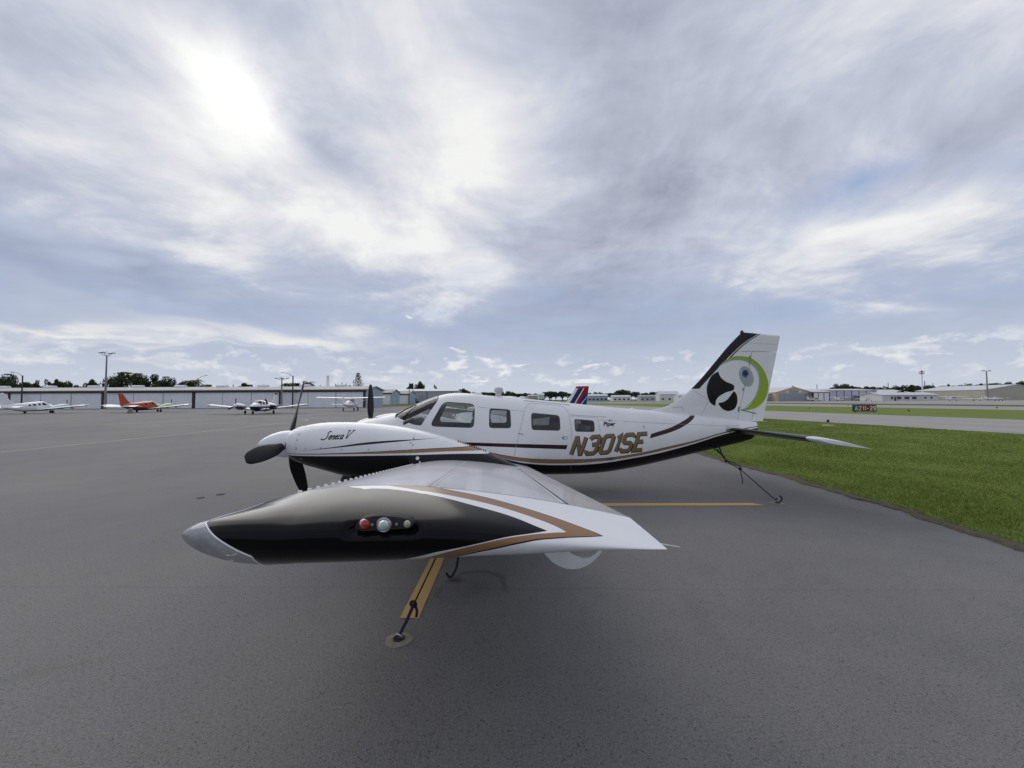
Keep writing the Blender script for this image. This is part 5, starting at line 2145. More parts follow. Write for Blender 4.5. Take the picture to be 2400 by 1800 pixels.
def f_n100(g):
    x, y, z = g.xyz(g.coord())
    c = g.mix((x - 4.2).pos() * (1.25 - z).pos(), WHITE, (0.02, 0.03, 0.09))
    c = g.mix((0.78 - z).pos(), c, (0.30, 0.02, 0.03))
    return paint_out(g, c, 0.25, 0.05)


def f_n100fin(g):
    x, y, z = g.xyz(g.coord())
    d = x - z * 0.62
    c = g.mix((d - 5.30).pos(), WHITE, (0.015, 0.02, 0.10))
    c = g.mix((d - 5.56).pos(), c, WHITE)
    c = g.mix((d - 5.62).pos(), c, (0.26, 0.010, 0.020))
    c = g.mix((d - 5.80).pos() * (2.0 - z).pos(), c, (0.02, 0.02, 0.14))
    c = g.mix((z - 2.26).pos(), c, (0.45, 0.015, 0.02))
    return paint_out(g, c, 0.25, 0.04)


M['n100'] = mat('white_navy_fuselage', fn=f_n100, coat=0.2)
M['n100fin'] = mat('striped_fin', fn=f_n100fin, coat=0.2)
nb = light_plane(False, M['n100'], M['white'], M['n100fin'])
put(nb, -0.15, 21.6, -28)
tag(nb, 'white low-wing airplane with red and navy striped fin parked beyond the white twin', 'airplane')
_v = [v.co.copy() for v in nb.children[0].data.vertices]
_f = [tuple(p.vertices) for p in nb.children[0].data.polygons]
decal('registration_mark', text_quads('N1007', 4.30, 0.93, 0.24, 0.035, 0.26, 0.26, 0.3), BVHTree.FromPolygons(_v, _f), M['spinner'], nb.children[0], 0.006, 0.1)

# concrete block beside the orange airplane
x, y = gnd(306, 969)
o = MB().prism([(-0.38, 0), (0.38, 0), (0.20, 0.42), (0.10, 0.75), (-0.10, 0.75), (-0.24, 0.42)], -0.2, 0.2).build('concrete_block', M['pad'], None, (x, y, 0), bevel=0.04, smooth=True)
tag(o, 'small worn concrete block on the apron before the orange airplane', 'block')
# ---------------------------------------------------------------- buildings
def f_metal(c, pitch=0.25, ax=0, dirt=0.12):
    """ribbed painted sheet metal"""
    def fn(g):
        co = g.coord()
        x = g.xyz(co)[ax]
        rib = ((x * (1 / pitch)).m('FRACT') - 0.5).abs().ss(0.36, 0.46)
        n = g.noise(co, 0.5, 5, 0.6)
        st = g.noise(g.scale(co, 2.0, 2.0, 0.25), 1.5, 4, 0.6)
        k = 1.0 - n.ss(0.4, 0.8) * dirt - st.ss(0.5, 0.8) * dirt
        return {'Base Color': g.mix(1.0, c, g.comb(k, k, k), 'MULTIPLY'), 'Normal': g.bump(rib, 0.6, 0.03)}
    return fn


M['door'] = mat('pale_blue_door', fn=f_metal((0.84, 0.85, 0.88), 0.3), rough=0.5)
M['doorframe'] = mat('door_frame', fn=vary((0.33, 0.36, 0.42), 0.1, 2), rough=0.6)
M['fascia'] = mat('dark_fascia', fn=vary((0.050, 0.042, 0.040), 0.2, 0.6), rough=0.8)
M['bluewall'] = mat('blue_grey_wall', fn=f_metal((0.38, 0.46, 0.55), 0.3), rough=0.55)
M['roof'] = mat('pale_roof', fn=f_metal((0.42, 0.41, 0.39), 0.4, 0, 0.25), rough=0.6)
M['whiteroof'] = mat('white_roof', fn=f_metal((0.66, 0.67, 0.68), 0.5, 0, 0.12), rough=0.5)
M['vent'] = mat('roof_vent_white', fn=vary((0.80, 0.82, 0.84), 0.06, 1), rough=0.5)
M['greywall'] = mat('grey_wall', fn=f_metal((0.40, 0.42, 0.45), 0.4), rough=0.6)
M['greydoor'] = mat('grey_door', fn=f_metal((0.30, 0.33, 0.37), 0.5), rough=0.6)
M['tan'] = mat('tan_wall', fn=f_metal((0.55, 0.43, 0.32), 0.5), rough=0.7)
M['beige'] = mat('beige_wall', fn=f_metal((0.44, 0.42, 0.34), 0.6), rough=0.7)
M['lilac'] = mat('pale_lilac_wall', fn=f_metal((0.50, 0.51, 0.60), 0.5), rough=0.6)
M['cream'] = mat('cream_wall', fn=vary((0.62, 0.64, 0.62), 0.06, 0.5), rough=0.8)
M['pane'] = mat('window_glass', (0.035, 0.04, 0.05), rough=0.1)
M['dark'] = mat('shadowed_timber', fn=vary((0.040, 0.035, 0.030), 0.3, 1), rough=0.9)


def gable(name, label, x0, x1, y0, depth, eave, ridge, wall, roof, over=0.4, axis='x', fascia=None, group=None, cat='hangar', base=0.0, rz=0.0, fas_h=0.45):
    """a gabled building; axis = direction of the ridge. Local origin at its front left corner."""
    e = empty(name, (x0, y0, base), rz)
    tag(e, label, cat, group)
    W = x1 - x0
    if axis == 'x':
        MB().prism([(0, 0), (depth, 0), (depth, eave), (depth / 2, ridge), (0, eave)], 0, W, 'x').build('wall', wall, e)
        for s in (0, 1):
            ya, yb_ = (-over, depth / 2) if s == 0 else (depth + over, depth / 2)
            sl = (ridge - eave) / (depth / 2)
            za = eave - over * sl
            MB().prism([(ya, za + 0.02), (yb_, ridge + 0.02), (yb_, ridge + 0.17), (ya, za + 0.17)], -over, W + over, 'x').build('roof_slope', roof, e)
        if fascia:
            MB().box(-over, W + over, -over - 0.02, -over + 0.06, eave - over * sl - fas_h, eave - over * sl + 0.0).build('fascia', fascia, e)
    else:
        MB().prism([(0, 0), (W, 0), (W, eave), (W / 2, ridge), (0, eave)], 0, depth, 'y').build('wall', wall, e)
        sl = (ridge - eave) / (W / 2)
        for s in (0, 1):
            xa = -over if s == 0 else W + over
            za = eave - over * sl
            MB().prism([(xa, za + 0.02), (W / 2, ridge + 0.02), (W / 2, ridge + 0.17), (xa, za + 0.17)], -over, depth + over, 'y').build('roof_slope', roof, e)
    return e


def Xat(px, Y):
    return (px - 1200) * Y / F_PX


def Zat(py, Y, px=1200):
    return atY(px, py, Y).z


# ---- the long row of aircraft hangars on the left
HY = 95.0
bays = [(-172, -160, -90, 22), (27, 98, 169, 240), (252, 315, 384, 452), (459, 523, 590, 655), (662, 723, 788, 852)]
xs0, xs1 = Xat(-186, HY), Xat(856, HY)
row = gable('hangar_row', 'long low row of pale blue hangar doors under a grey roof with white vents', xs0, xs1, HY, 13.0, 4.35, 5.25, M['bluewall'], M['roof'], 0.5, 'x', M['fascia'])
for q in bays:
    for i in range(3):
        a, b = Xat(q[i], HY) - xs0, Xat(q[i + 1], HY) - xs0
        d = MB().box(a + 0.03, b - 0.03, -0.22 - 0.05 * (i % 2), -0.10 - 0.05 * (i % 2), 0.06, 3.78).build('door_panel', M['door'], row)
        MB().box(a + 0.03, a + 0.11, -0.26 - 0.05 * (i % 2), -0.221 - 0.05 * (i % 2), 0.06, 3.78).build('panel_edge', M['doorframe'], d)
    MB().box(Xat(q[3], HY) - xs0 + 0.05, Xat(q[3], HY) - xs0 + 0.55, -0.30, -0.02, 0, 4.0).build('post', M['fascia'], row)
    MB().box(Xat(q[0], HY) - xs0, Xat(q[3], HY) - xs0, -0.20, -0.01, 3.80, 4.02).build('door_rail', M['doorframe'], row)
for px in (8, 117, 220, 323, 423, 521, 617, 715, 800):
    x = Xat(px, HY + 6.5) - xs0
    MB().prism([(5.9, 5.22), (7.1, 5.22), (7.1, 5.75), (6.8, 5.92), (6.2, 5.92), (5.9, 5.75)], x - 1.25, x + 1.25, 'x').build('roof_vent', M['vent'], row, bevel=0.08)

# ---- smaller hangars further right
h2 = gable('small_hangar', 'blue-grey gabled hangar standing on grass behind the end of the hangar row', Xat(872, 150), Xat(917, 150), 150, 11, 4.6, 5.9, M['bluewall'], M['roof'], 0.4, 'x', M['fascia'], fas_h=0.3)
MB().box(0.6, Xat(917, 150) - Xat(872, 150) - 0.3, -0.12, -0.03, 0.1, 4.0).build('door_panel', M['door'], h2)
w = Xat(917, 150) - Xat(872, 150)
MB().box(w + 0.03, w + 0.10, 3.0, 4.0, 0.1, 2.2).build('side_door', M['cream'], h2)
h3 = gable('small_hangar', 'pale hangar with a low grey roof between the blue-grey hangar and the warehouse', Xat(934, 175), Xat(958, 175), 175, 12, 4.6, 6.0, M['bluewall'], M['roof'], 0.4, 'x', M['fascia'], fas_h=0.3)
MB().box(0.4, Xat(958, 175) - Xat(934, 175) - 0.4, -0.12, -0.03, 0.1, 4.0).build('door_panel', M['door'], h3)
h4 = gable('warehouse', 'long grey metal warehouse with a white roof and a roll-up door', Xat(925, 205), Xat(1072, 205), 205, 16, 6.4, 7.6, M['greywall'], M['whiteroof'], 0.3, 'x', cat='warehouse')
for a, b, z in ((981, 996, 4.3), (1030, 1042, 4.0)):
    MB().box(Xat(a, 205) - Xat(925, 205), Xat(b, 205) - Xat(925, 205), -0.15, -0.02, 0, z).build('roll_up_door', M['greydoor'], h4)
for a in (962, 1000, 1058):
    MB().box(Xat(a, 205) - Xat(925, 205), Xat(a, 205) - Xat(925, 205) + 0.25, -0.12, -0.01, 0, 6.2).build('downpipe', M['fascia'], h4)
gx, gy = gnd(975, 948)


# ---- a parked van by the warehouse
def car(name, X, Y, rz, m, label, group=None):
    e = empty(name, (X, Y, 0), rz)
    tag(e, label, 'car', group)
    MB().prism([(-2.2, 0.35), (2.2, 0.35), (2.25, 0.75), (2.1, 1.0), (1.2, 1.08), (0.55, 1.68), (-1.7, 1.72), (-2.2, 1.1)], -0.88, 0.88).build('body', m, e, bevel=0.08, smooth=True)
    for s in (-1, 1):
        MB().prism([(1.0, 1.1), (0.5, 1.58), (-0.2, 1.60), (-0.2, 1.1)], s * 0.885, s * 0.895).build('side_window', M['pane'], e)
        MB().prism([(-0.3, 1.1), (-0.3, 1.60), (-1.6, 1.62), (-1.9, 1.15)], s * 0.885, s * 0.895).build('side_window', M['pane'], e)
        for a in (-1.4, 1.4):
            w = obj('wheel', tyre_me, M['rubber'], e, (a, s * 0.80, 0.33))
            w.scale = (1.5, 1.3, 1.5)
    return e


M['carpaint'] = mat('dark_car_paint', fn=vary((0.03, 0.03, 0.035), 0.1, 2), rough=0.25, coat=0.5)
M['carsilver'] = mat('silver_car_paint', fn=vary((0.42, 0.43, 0.45), 0.1, 2), rough=0.3, coat=0.5)
car('parked_car', Xat(976, 190), 190, 0.2, M['carpaint'], 'dark parked car before the grey warehouse')


# ---- low buildings in the middle distance
def low_block(px0, px1, Y, z, wall, roof, label, n=4, pitch=1.2):
    e = gable('low_building', label, Xat(px0, Y), Xat(px1, Y), Y, 9, z, z + pitch, wall, roof, 0.4, 'x', cat='building')
    W = Xat(px1, Y) - Xat(px0, Y)
    for i in range(n):
        x = W * (i + 0.5) / n
        MB().box(x - 0.9, x + 0.9, -0.08, 0.0 - 0.01, 1.0, 2.3).build('window', M['pane'], e)
    return e


low_block(1238, 1262, 330, 4.6, M['beige'], M['roof'], 'brownish low building far beyond the roof of the twin', 4)
low_block(1262, 1275, 318, 5.6, M['cream'], M['whiteroof'], 'small cream building beside the brownish far building', 2)
low_block(1368, 1424, 300, 4.4, M['bluewall'], M['whiteroof'], 'pale blue long low building beyond the runway behind the striped fin', 6)
low_block(1436, 1478, 330, 3.8, M['cream'], M['whiteroof'], 'white low house with white roof beyond the runway', 4)
low_block(1500, 1546, 350, 4.0, M['greywall'], M['roof'], 'grey low house before the far trees', 4)
low_block(1546, 1592, 310, 5.6, M['cream'], M['whiteroof'], 'cream shed with a tall white roof left of the tail fin', 3, 2.2)
low_block(1590, 1622, 290, 4.2, M['cream'], M['whiteroof'], 'small white house close to the base of the tail fin', 2)

# ---- right side of the field
BY = 225.0
oh = gable('tan_hangar', 'tan hangar with a pointed gable and a wide grey sliding door', Xat(1818, BY), Xat(1902, BY), BY, 30, 5.2, 8.2, M['tan'], M['whiteroof'], 0.4, 'y')
W = Xat(1902, BY) - Xat(1818, BY)
for i in range(6):
    x0_, x1_ = 1.8 + (W - 3.0) * i / 6, 1.8 + (W - 3.0) * (i + 1) / 6
    MB().box(x0_ + 0.03, x1_ - 0.03, -0.25 - 0.05 * (i % 2), -0.08 - 0.05 * (i % 2), 0.05, 4.4).build('door_leaf', M['greydoor'], oh)
MB().box(W / 2 - 2.6, W / 2 + 2.6, -0.10, -0.01, 4.8, 6.4).build('gable_louvre', M['greydoor'], oh)
for s in (-1, 1):
    MB().box(W / 2 + s * 3.6 - 0.7, W / 2 + s * 3.6 + 0.7, -0.10, -0.01, 4.9, 6.2).build('gable_panel', M['cream'], oh)
MB().box(W / 2 - 0.4, W / 2 + 0.4, 0.2, 1.0, 8.2, 9.0).build('ridge_vent', M['tan'], oh)
le_ = gable('lean_to', 'tan side building with a pale roof attached left of the tan hangar', Xat(1775, BY + 4), Xat(1817, BY + 4), BY + 4, 20, 4.4, 6.0, M['tan'], M['whiteroof'], 0.4, 'x', cat='building')
MB().box(1.0, 8.0, -0.12, -0.02, 0, 2.8).build('roll_up_door', M['greydoor'], le_)

# open shed with posts
e = empty('open_shed', (Xat(1904, 222), 222, 0))
tag(e, 'open aircraft shed with a white sloping roof and dark inside beside the tan hangar', 'shed')
Ws = Xat(1944, 222) - Xat(1904, 222)
MB().prism([(-0.6, 5.2), (12, 6.9), (12, 7.1), (-0.6, 5.4)], -0.4, Ws + 0.4, 'x').build('roof', M['whiteroof'], e)
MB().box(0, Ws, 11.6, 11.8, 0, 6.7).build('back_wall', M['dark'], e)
MB().box(0, Ws, -0.2, -0.05, 4.5, 5.15).build('front_beam', M['greydoor'], e)
for i in range(4):
    x = Ws * i / 3
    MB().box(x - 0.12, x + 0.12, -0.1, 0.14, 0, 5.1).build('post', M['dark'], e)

bh = gable('long_hangar', 'large pale lilac hangar with dark vertical frames and a flat white roof', Xat(1942, 245), Xat(2055, 245), 245, 30, 6.6, 7.6, M['lilac'], M['whiteroof'], 0.5, 'x')
Wb = Xat(2055, 245) - Xat(1942, 245)
for i in range(7):
    MB().box(Wb * i / 6.5 + 0.2, Wb * i / 6.5 + 0.45, -0.15, -0.01, 0, 6.3).build('frame_post', M['fascia'], bh)
MB().box(Wb * 0.46, Wb, -6.0, -0.2, 3.2, 3.45).build('canopy_roof', M['whiteroof'], bh)
gable('long_hangar', 'wide hangar with a broad white low-pitched roof behind the white office', Xat(2046, 262), Xat(2150, 262), 262, 34, 4.4, 7.4, M['greywall'], M['whiteroof'], 0.5, 'x')
of = gable('airfield_office', 'white single-storey office with dark windows beside the parked airplanes', Xat(2067, 215), Xat(2196, 215), 215, 14, 3.3, 4.6, M['cream'], M['whiteroof'], 0.7, 'x', cat='building')
for a, b, z0, z1 in ((2087, 2092, 1.0, 2.3), (2095, 2099, 0.05, 2.3), (2101, 2111, 0.9, 2.4), (2119, 2130, 0.9, 2.4), (2137, 2147, 0.9, 2.4), (2166, 2170, 1.1, 2.2), (2180, 2184, 1.1, 2.2)):
    o = MB().box(Xat(a, 215) - Xat(2067, 215), Xat(b, 215) - Xat(2067, 215), -0.10, -0.02, z0, z1).build('window' if z0 > 0.5 else 'door', M['pane'], of)
bw = gable('warehouse', 'big beige warehouse with a low gable at the edge of the airfield', Xat(2308, 232), Xat(2460, 232), 232, 40, 6.2, 9.2, M['beige'], M['whiteroof'], 0.3, 'y', cat='warehouse')
low_block(2200, 2312, 290, 4.6, M['greywall'], M['whiteroof'], 'long grey building with a white roof left of the beige warehouse', 7)

# ---------------------------------------------------------------- poles and lamps
M['wood'] = mat('weathered_pole', fn=vary((0.075, 0.062, 0.050), 0.25, 3), rough=0.9)
M['galv'] = mat('grey_pole', fn=vary((0.26, 0.25, 0.24), 0.15, 2), rough=0.6)
M['lampgrey'] = mat('lamp_housing', fn=vary((0.20, 0.20, 0.21), 0.1, 3), rough=0.5)


def apron_light(px, py0, py1, Y, label, four=True):
    X = Xat(px, Y)
    top = Zat(py1, Y, px)
    e = empty('apron_light', (X, Y, 0))
    tag(e, label, 'light pole')
    MB().tube([(0, 0, 0), (0, 0, top * 0.35), (0, 0, top * 0.93)], [0.27, 0.21, 0.13], 10).build('pole', M['galv'], e, smooth=True)
    n = 4 if four else 2
    for k in range(n):
        a = R(20 + 360 * k / n)
        c, s = math.cos(a), math.sin(a)
        b = MB().tube([(0, 0, top * 0.93), (c * 0.5, s * 0.5, top * 0.945), (c * 1.05, s * 1.05, top * 0.985)], 0.05, 6).build('lamp_arm', M['galv'], e)
        MB().box(-0.32, 0.32, -0.2, 0.2, -0.08, 0.10).build('lamp_head', M['lampgrey'], b, (c * 1.2, s * 1.2, top * 0.99), bevel=0.04)
    MB().tube([(0, 0, top * 0.93), (0, 0, top * 1.04)], [0.05, 0.02], 5).build('lightning_rod', M['galv'], e)
    return e


apron_light(247, 962, 826, 93, 'tall grey apron light mast with several lamp heads next to the orange airplane')
apron_light(660, 955, 886, 93.5, 'shorter apron light mast beside the white and navy twin')


def wood_pole(px, pytop, Y, label, lamp=0, group=None, cross=False):
    X = Xat(px, Y)
    top = Zat(pytop, Y, px)
    e = empty('utility_pole', (X, Y, 0))
    tag(e, label, 'pole', group)
    r = max(0.13, 0.0007 * Y)
    MB().tube([(0, 0, 0), (0, 0, top)], [r * 1.3, r], 8).build('pole_shaft', M['wood'], e, smooth=True)
    if lamp:
        b = MB().tube([(0, 0, top * 0.97), (lamp * 0.9, 0, top * 1.06), (lamp * 2.2, 0, top * 1.10)], 0.05, 6).build('lamp_arm', M['galv'], e)
        MB().box(-0.4, 0.4, -0.12, 0.12, -0.08, 0.06).build('lamp_head', M['lampgrey'], b, (lamp * 2.5, 0, top * 1.10), bevel=0.03)
    if cross:
        MB().box(-1.2, 1.2, -0.08, 0.08, top - 0.9, top - 0.7).build('cross_arm', M['wood'], e)
    return e


wood_pole(51, 880, 94, 'dark wooden lamp pole standing before the hangar doors near the white twin', -1)
wood_pole(686, 881, 94, 'dark wooden lamp pole standing before the hangar doors near the palms', -1)
wood_pole(463, 887, 120, 'lamp pole rising behind the hangar roof beside the palm', 1)
for px, py, Y in ((546, 901, 150), (618, 900, 150), (750, 902, 160), (786, 900, 160), (801, 896, 160), (811, 899, 160), (959, 896, 170), (968, 898, 185)):
    wood_pole(px, py, Y, 'thin utility pole rising behind the hangar roofs', 0, 'utility poles behind the hangars')
for px, py, Y in ((1915, 901, 300), (2052, 908, 290), (2082, 897, 300), (2168, 893, 320), (2187, 898, 320), (2262, 898, 320), (2277, 898, 330)):
    wood_pole(px, py, Y, 'thin utility pole behind the buildings across the runway', 0, 'utility poles across the runway')

# lattice mast behind the hangar roof
e = empty('lattice_mast', (Xat(768, 170), 170, 0))
tag(e, 'open lattice steel mast rising behind the hangar row', 'mast')
tz = Zat(884, 170, 768)
for k in range(4):
    sx, sy = (-1, 1)[k % 2], (-1, 1)[k // 2]
    MB().tube([(sx * 0.9, sy * 0.9, 0), (sx * 0.28, sy * 0.28, tz)], 0.09, 5).build('mast_leg', M['vent'], e)
for i in range(9):
    z = tz * i / 9
    r0_, r1_ = 0.9 - 0.62 * i / 9, 0.9 - 0.62 * (i + 1) / 9
    MB().tube([(-r0_, -r0_, z), (r1_, -r1_, z + tz / 9)], 0.05, 4).build('mast_brace', M['vent'], e)
    MB().tube([(r0_, -r0_, z), (-r1_, -r1_, z + tz / 9)], 0.05, 4).build('mast_brace', M['vent'], e)
MB().lathe([(0.5, 0), (0.55, 0.3), (0.3, 0.7), (0.05, 1.1)], 10, (0, 0, tz)).build('mast_top', M['vent'], e)

# beacon tower on the right
e = empty('beacon_tower', (Xat(2162, 235), 235, 0))
tag(e, 'white beacon tower with a red and white basket on top', 'tower')
tz = Zat(876, 235, 2162)
M['redwhite'] = mat('red_paint', fn=vary((0.45, 0.10, 0.07), 0.1, 2), rough=0.6)
MB().tube([(0, 0, 0), (0, 0, tz)], [0.40, 0.28], 8).build('tower_shaft', M['vent'], e)
MB().lathe([(0.4, 0), (1.25, 0.35), (1.25, 0.5), (0.9, 0.5)], 12, (0, 0, tz - 0.2)).build('basket', M['redwhite'], e)
for k in range(8):
    a = 2 * math.pi * k / 8
    MB().tube([(1.2 * math.cos(a), 1.2 * math.sin(a), tz + 0.2), (1.2 * math.cos(a), 1.2 * math.sin(a), tz + 1.3)], 0.06, 4).build('railing_post', M['redwhite'], e)
MB().ring((0, 0, tz + 1.3), (0, 0, 1), 1.2, 0.07, 16, 5).build('railing', M['redwhite'], e)
MB().lathe([(0.45, 0), (0.5, 0.7), (0.35, 1.2), (0.1, 1.5)], 10, (0, 0, tz + 0.6)).build('beacon_lamp', M['redwhite'], e, smooth=True)
# twin-head light pole
e = empty('apron_light', (Xat(2314, 225), 225, 0))
tag(e, 'tall pole with two lamp heads before the beige warehouse', 'light pole')
tz = Zat(870, 225, 2314)
MB().tube([(0, 0, 0), (0, 0, tz)], [0.42, 0.26], 8).build('pole', M['galv'], e, smooth=True)
for s in (-1, 1):
    b = MB().tube([(0, 0, tz), (s * 1.4, 0, tz + 0.1)], 0.08, 5).build('lamp_arm', M['galv'], e)
    MB().box(-0.7, 0.7, -0.3, 0.3, -0.15, 0.25).build('lamp_head', M['lampgrey'], b, (s * 1.7, 0, tz + 0.2), bevel=0.05)

# ---------------------------------------------------------------- airfield sign and edge lights
sx_px = gnd(2026, 967)
SY = sx_px[1]
e = empty('runway_sign', (Xat(1999, SY), SY, 0))
tag(e, 'dark red airfield sign reading A2 11-29 with a grey left panel on the grass strip', 'sign')
pw = (2053 - 1999) * SY / F_PX
ph = 0.80
M['signred'] = mat('sign_red', fn=vary((0.19, 0.018, 0.024), 0.15, 2), rough=0.5)
M['signgrey'] = mat('sign_grey', fn=vary((0.10, 0.11, 0.12), 0.15, 3), rough=0.5)
M['signblack'] = mat('sign_black', fn=vary((0.015, 0.014, 0.014), 0.2, 3), rough=0.5)
MB().box(0, pw, 0, 0.22, 0.12, 0.12 + ph).build('sign_case', M['signblack'], e, bevel=0.02)
MB().box(0.06, 0.31 * pw, -0.02, -0.002, 0.20, 0.04 + ph).build('grey_panel', M['signgrey'], e)
MB().box(0.33 * pw, pw - 0.16, -0.02, -0.002, 0.20, 0.04 + ph).build('red_panel', M['signred'], e)
for x in (0.3, pw - 0.3):
    MB().tube([(x, 0.1, 0), (x, 0.1, 0.13)], 0.05, 6).build('sign_leg', M['signblack'], e)


def flat_text(txt, x0, z0, h, w, sx, adv, m, name, parent, yy):
    mb = MB()
    for q in text_quads(txt, x0, z0, h, w, sx, adv):
        mb.prism(q, yy, yy - 0.008)
    return mb.build(name, m, parent)


flat_text('A2', 0.16, 0.28, 0.46, 0.060, 0.50, 0.36, M['spinner'], 'sign_letters', e, -0.030)
flat_text('1', 0.40 * pw, 0.28, 0.45, 0.070, 0.50, 0.3, M['spinner'], 'sign_letters', e, -0.021)
flat_text('1', 0.40 * pw + 0.22, 0.28, 0.45, 0.070, 0.50, 0.3, M['spinner'], 'sign_letters', e, -0.021)
flat_text('-29', 0.40 * pw + 0.40, 0.28, 0.45, 0.075, 0.50, 0.30, M['spinner'], 'sign_letters', e, -0.021)


M['amberpad'] = mat('sandy_pad', fn=vary((0.45, 0.40, 0.26), 0.15, 6), rough=0.9)


def edge_light(px, py, label, group, pad=True):
    x, y = gnd(px, py)
    e = empty('edge_light', (x, y, 0.02))
    tag(e, label, 'edge light', group)
    if pad:
        MB().lathe([(0.30, 0.0), (0.28, 0.035), (0.10, 0.05)], 18).build('pad', M['amberpad'], e, smooth=True)
    MB().tube([(0, 0, 0.0), (0, 0, 0.22)], 0.022, 6).build('stem', M['amberpad'], e)
    MB().lathe([(0.05, 0.20), (0.075, 0.24), (0.07, 0.33), (0.03, 0.37)], 12).build('lamp', M['signblack'], e, smooth=True)


edge_light(1941, 998, 'black-headed taxiway edge light on a sandy round pad in the grass', None)
for px, py in ((1898, 961), (2130, 969), (1988, 953), (2337, 960), (1612, 966), (1392, 962), (1467, 964)):
    edge_light(px, py, 'small dark edge light along the far pavement', 'small edge lights along the pavement', False)

# ---- airplanes parked across the runway
def far_copy(src, px, Y, deg, label, group='airplanes parked across the runway'):
    r = copy_tree(src, None)
    for k in list(r.keys()):
        del r[k]
    put(r, Xat(px, Y), Y, deg)
    tag(r, label, 'airplane', group)
    r.name = 'parked_airplane'
    return r


lowp = light_plane(False, M['white'], M['white'], M['white'], 'parked_airplane')
put(lowp, Xat(2035, 208), 208, 25)
tag(lowp, 'white low-wing airplane parked before the white office', 'airplane', 'airplanes parked across the runway')
far_copy(cess, 1968, 206, 200, 'white high-wing airplane parked before the lilac hangar')
far_copy(cess, 1912, 218, 120, 'white high-wing airplane standing inside the open shed')
far_copy(cess, 2232, 190, 190, 'white high-wing airplane parked right of the white office')
far_copy(lowp, 2288, 196, 15, 'white low-wing airplane parked before the beige warehouse')
far_copy(lowp, 2335, 190, 160, 'white low-wing airplane with its nose towards the beige warehouse pole')
# ---------------------------------------------------------------- trees
def f_leaf(c0, c1):
    def fn(g):
        a = g.node('ShaderNodeAttribute', attribute_name='tint')
        t = S(g, a.outputs['Fac'])
        return {'Base Color': g.mix(t, c0, c1)}
    return fn


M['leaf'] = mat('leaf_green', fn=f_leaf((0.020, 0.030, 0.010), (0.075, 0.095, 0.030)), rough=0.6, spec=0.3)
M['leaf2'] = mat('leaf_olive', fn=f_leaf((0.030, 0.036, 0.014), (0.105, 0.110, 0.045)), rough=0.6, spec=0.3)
M['bark'] = mat('bark', fn=vary((0.085, 0.068, 0.052), 0.3, 4), rough=0.9)
trng = np.random.default_rng(5)


def leaf_mesh(name, C, size, tint):
    """one small bent leaf spray per centre"""
    n = len(C)
    d1 = trng.normal(size=(n, 3))
    d1 /= np.linalg.norm(d1, axis=1)[:, None]
    d2 = np.cross(d1, trng.normal(size=(n, 3)))
    d2 /= np.linalg.norm(d2, axis=1)[:, None]
    s = (size * trng.uniform(0.6, 1.3, n))[:, None]
    V = np.empty((n, 4, 3))
    V[:, 0] = C - d1 * s
    V[:, 1] = C + d2 * s * 0.55
    V[:, 2] = C + d1 * s
    V[:, 3] = C - d2 * s * 0.55
    me = bpy.data.meshes.new(name)
    me.vertices.add(n * 4)
    me.vertices.foreach_set('co', V.reshape(-1))
    me.loops.add(n * 4)
    me.loops.foreach_set('vertex_index', np.arange(n * 4))
    me.polygons.add(n)
    me.polygons.foreach_set('loop_start', np.arange(n) * 4)
    me.polygons.foreach_set('loop_total', np.full(n, 4))
    me.update()
    me.validate()
    at = me.attributes.new('tint', 'FLOAT', 'POINT')
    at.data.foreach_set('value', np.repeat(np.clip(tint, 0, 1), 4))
    return me


def broadleaf(kind, seed):
    """unit tree: height 1, crown about W wide; returns trunk mesh and crown mesh"""
    r = np.random.default_rng(seed)
    W, base, nb = {'round': (0.50, 0.34, 16), 'spread': (0.85, 0.38, 22), 'tall': (0.34, 0.28, 15), 'sparse': (0.55, 0.42, 11)}[kind]
    mb = MB()
    mb.tube([(0, 0, 0), (0.01, 0, base * 0.6), (0.0, 0.01, base + 0.1)], [0.035, 0.026, 0.018], 7)
    pts, tint = [], []
    for i in range(nb):
        a = r.uniform(0, 6.283)
        q = math.sqrt(r.random())
        x, y = W * 0.86 * q * math.cos(a), W * 0.86 * q * math.sin(a)
        zt = base + (1 - base) * (0.30 + 0.52 * (1 - q * q) * r.uniform(0.7, 1.1) + r.uniform(-0.08, 0.10))
        rad = W * r.uniform(0.20, 0.38) * (1.0 if kind != 'sparse' else 0.75)
        mb.tube([(0, 0, base * 0.8), (x * 0.5, y * 0.5, (base + zt) / 2 - 0.02), (x, y, zt)], [0.014, 0.009, 0.004], 5)
        n = 210 if kind != 'sparse' else 110
        p = r.normal(size=(n, 3))
        p /= np.linalg.norm(p, axis=1)[:, None]
        rr = rad * r.uniform(0.55, 1.10, n)[:, None]
        P = np.array([x, y, zt]) + p * rr * np.array([1.15, 1.15, 0.72])
        pts.append(P)
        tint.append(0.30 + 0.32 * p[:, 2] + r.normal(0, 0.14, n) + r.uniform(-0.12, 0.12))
    P = np.concatenate(pts)
    P[:, 2] = np.clip(P[:, 2], base * 0.75, 1.02)
    return mb.mesh('trunk', smooth=True), leaf_mesh('crown', P, 0.034 if kind != 'sparse' else 0.038, np.concatenate(tint))


PROTO = {}
for k, s in (('round', 1), ('round', 2), ('spread', 3), ('spread', 4), ('tall', 5), ('sparse', 6), ('sparse', 8)):
    PROTO.setdefault(k, []).append(broadleaf(k, s))


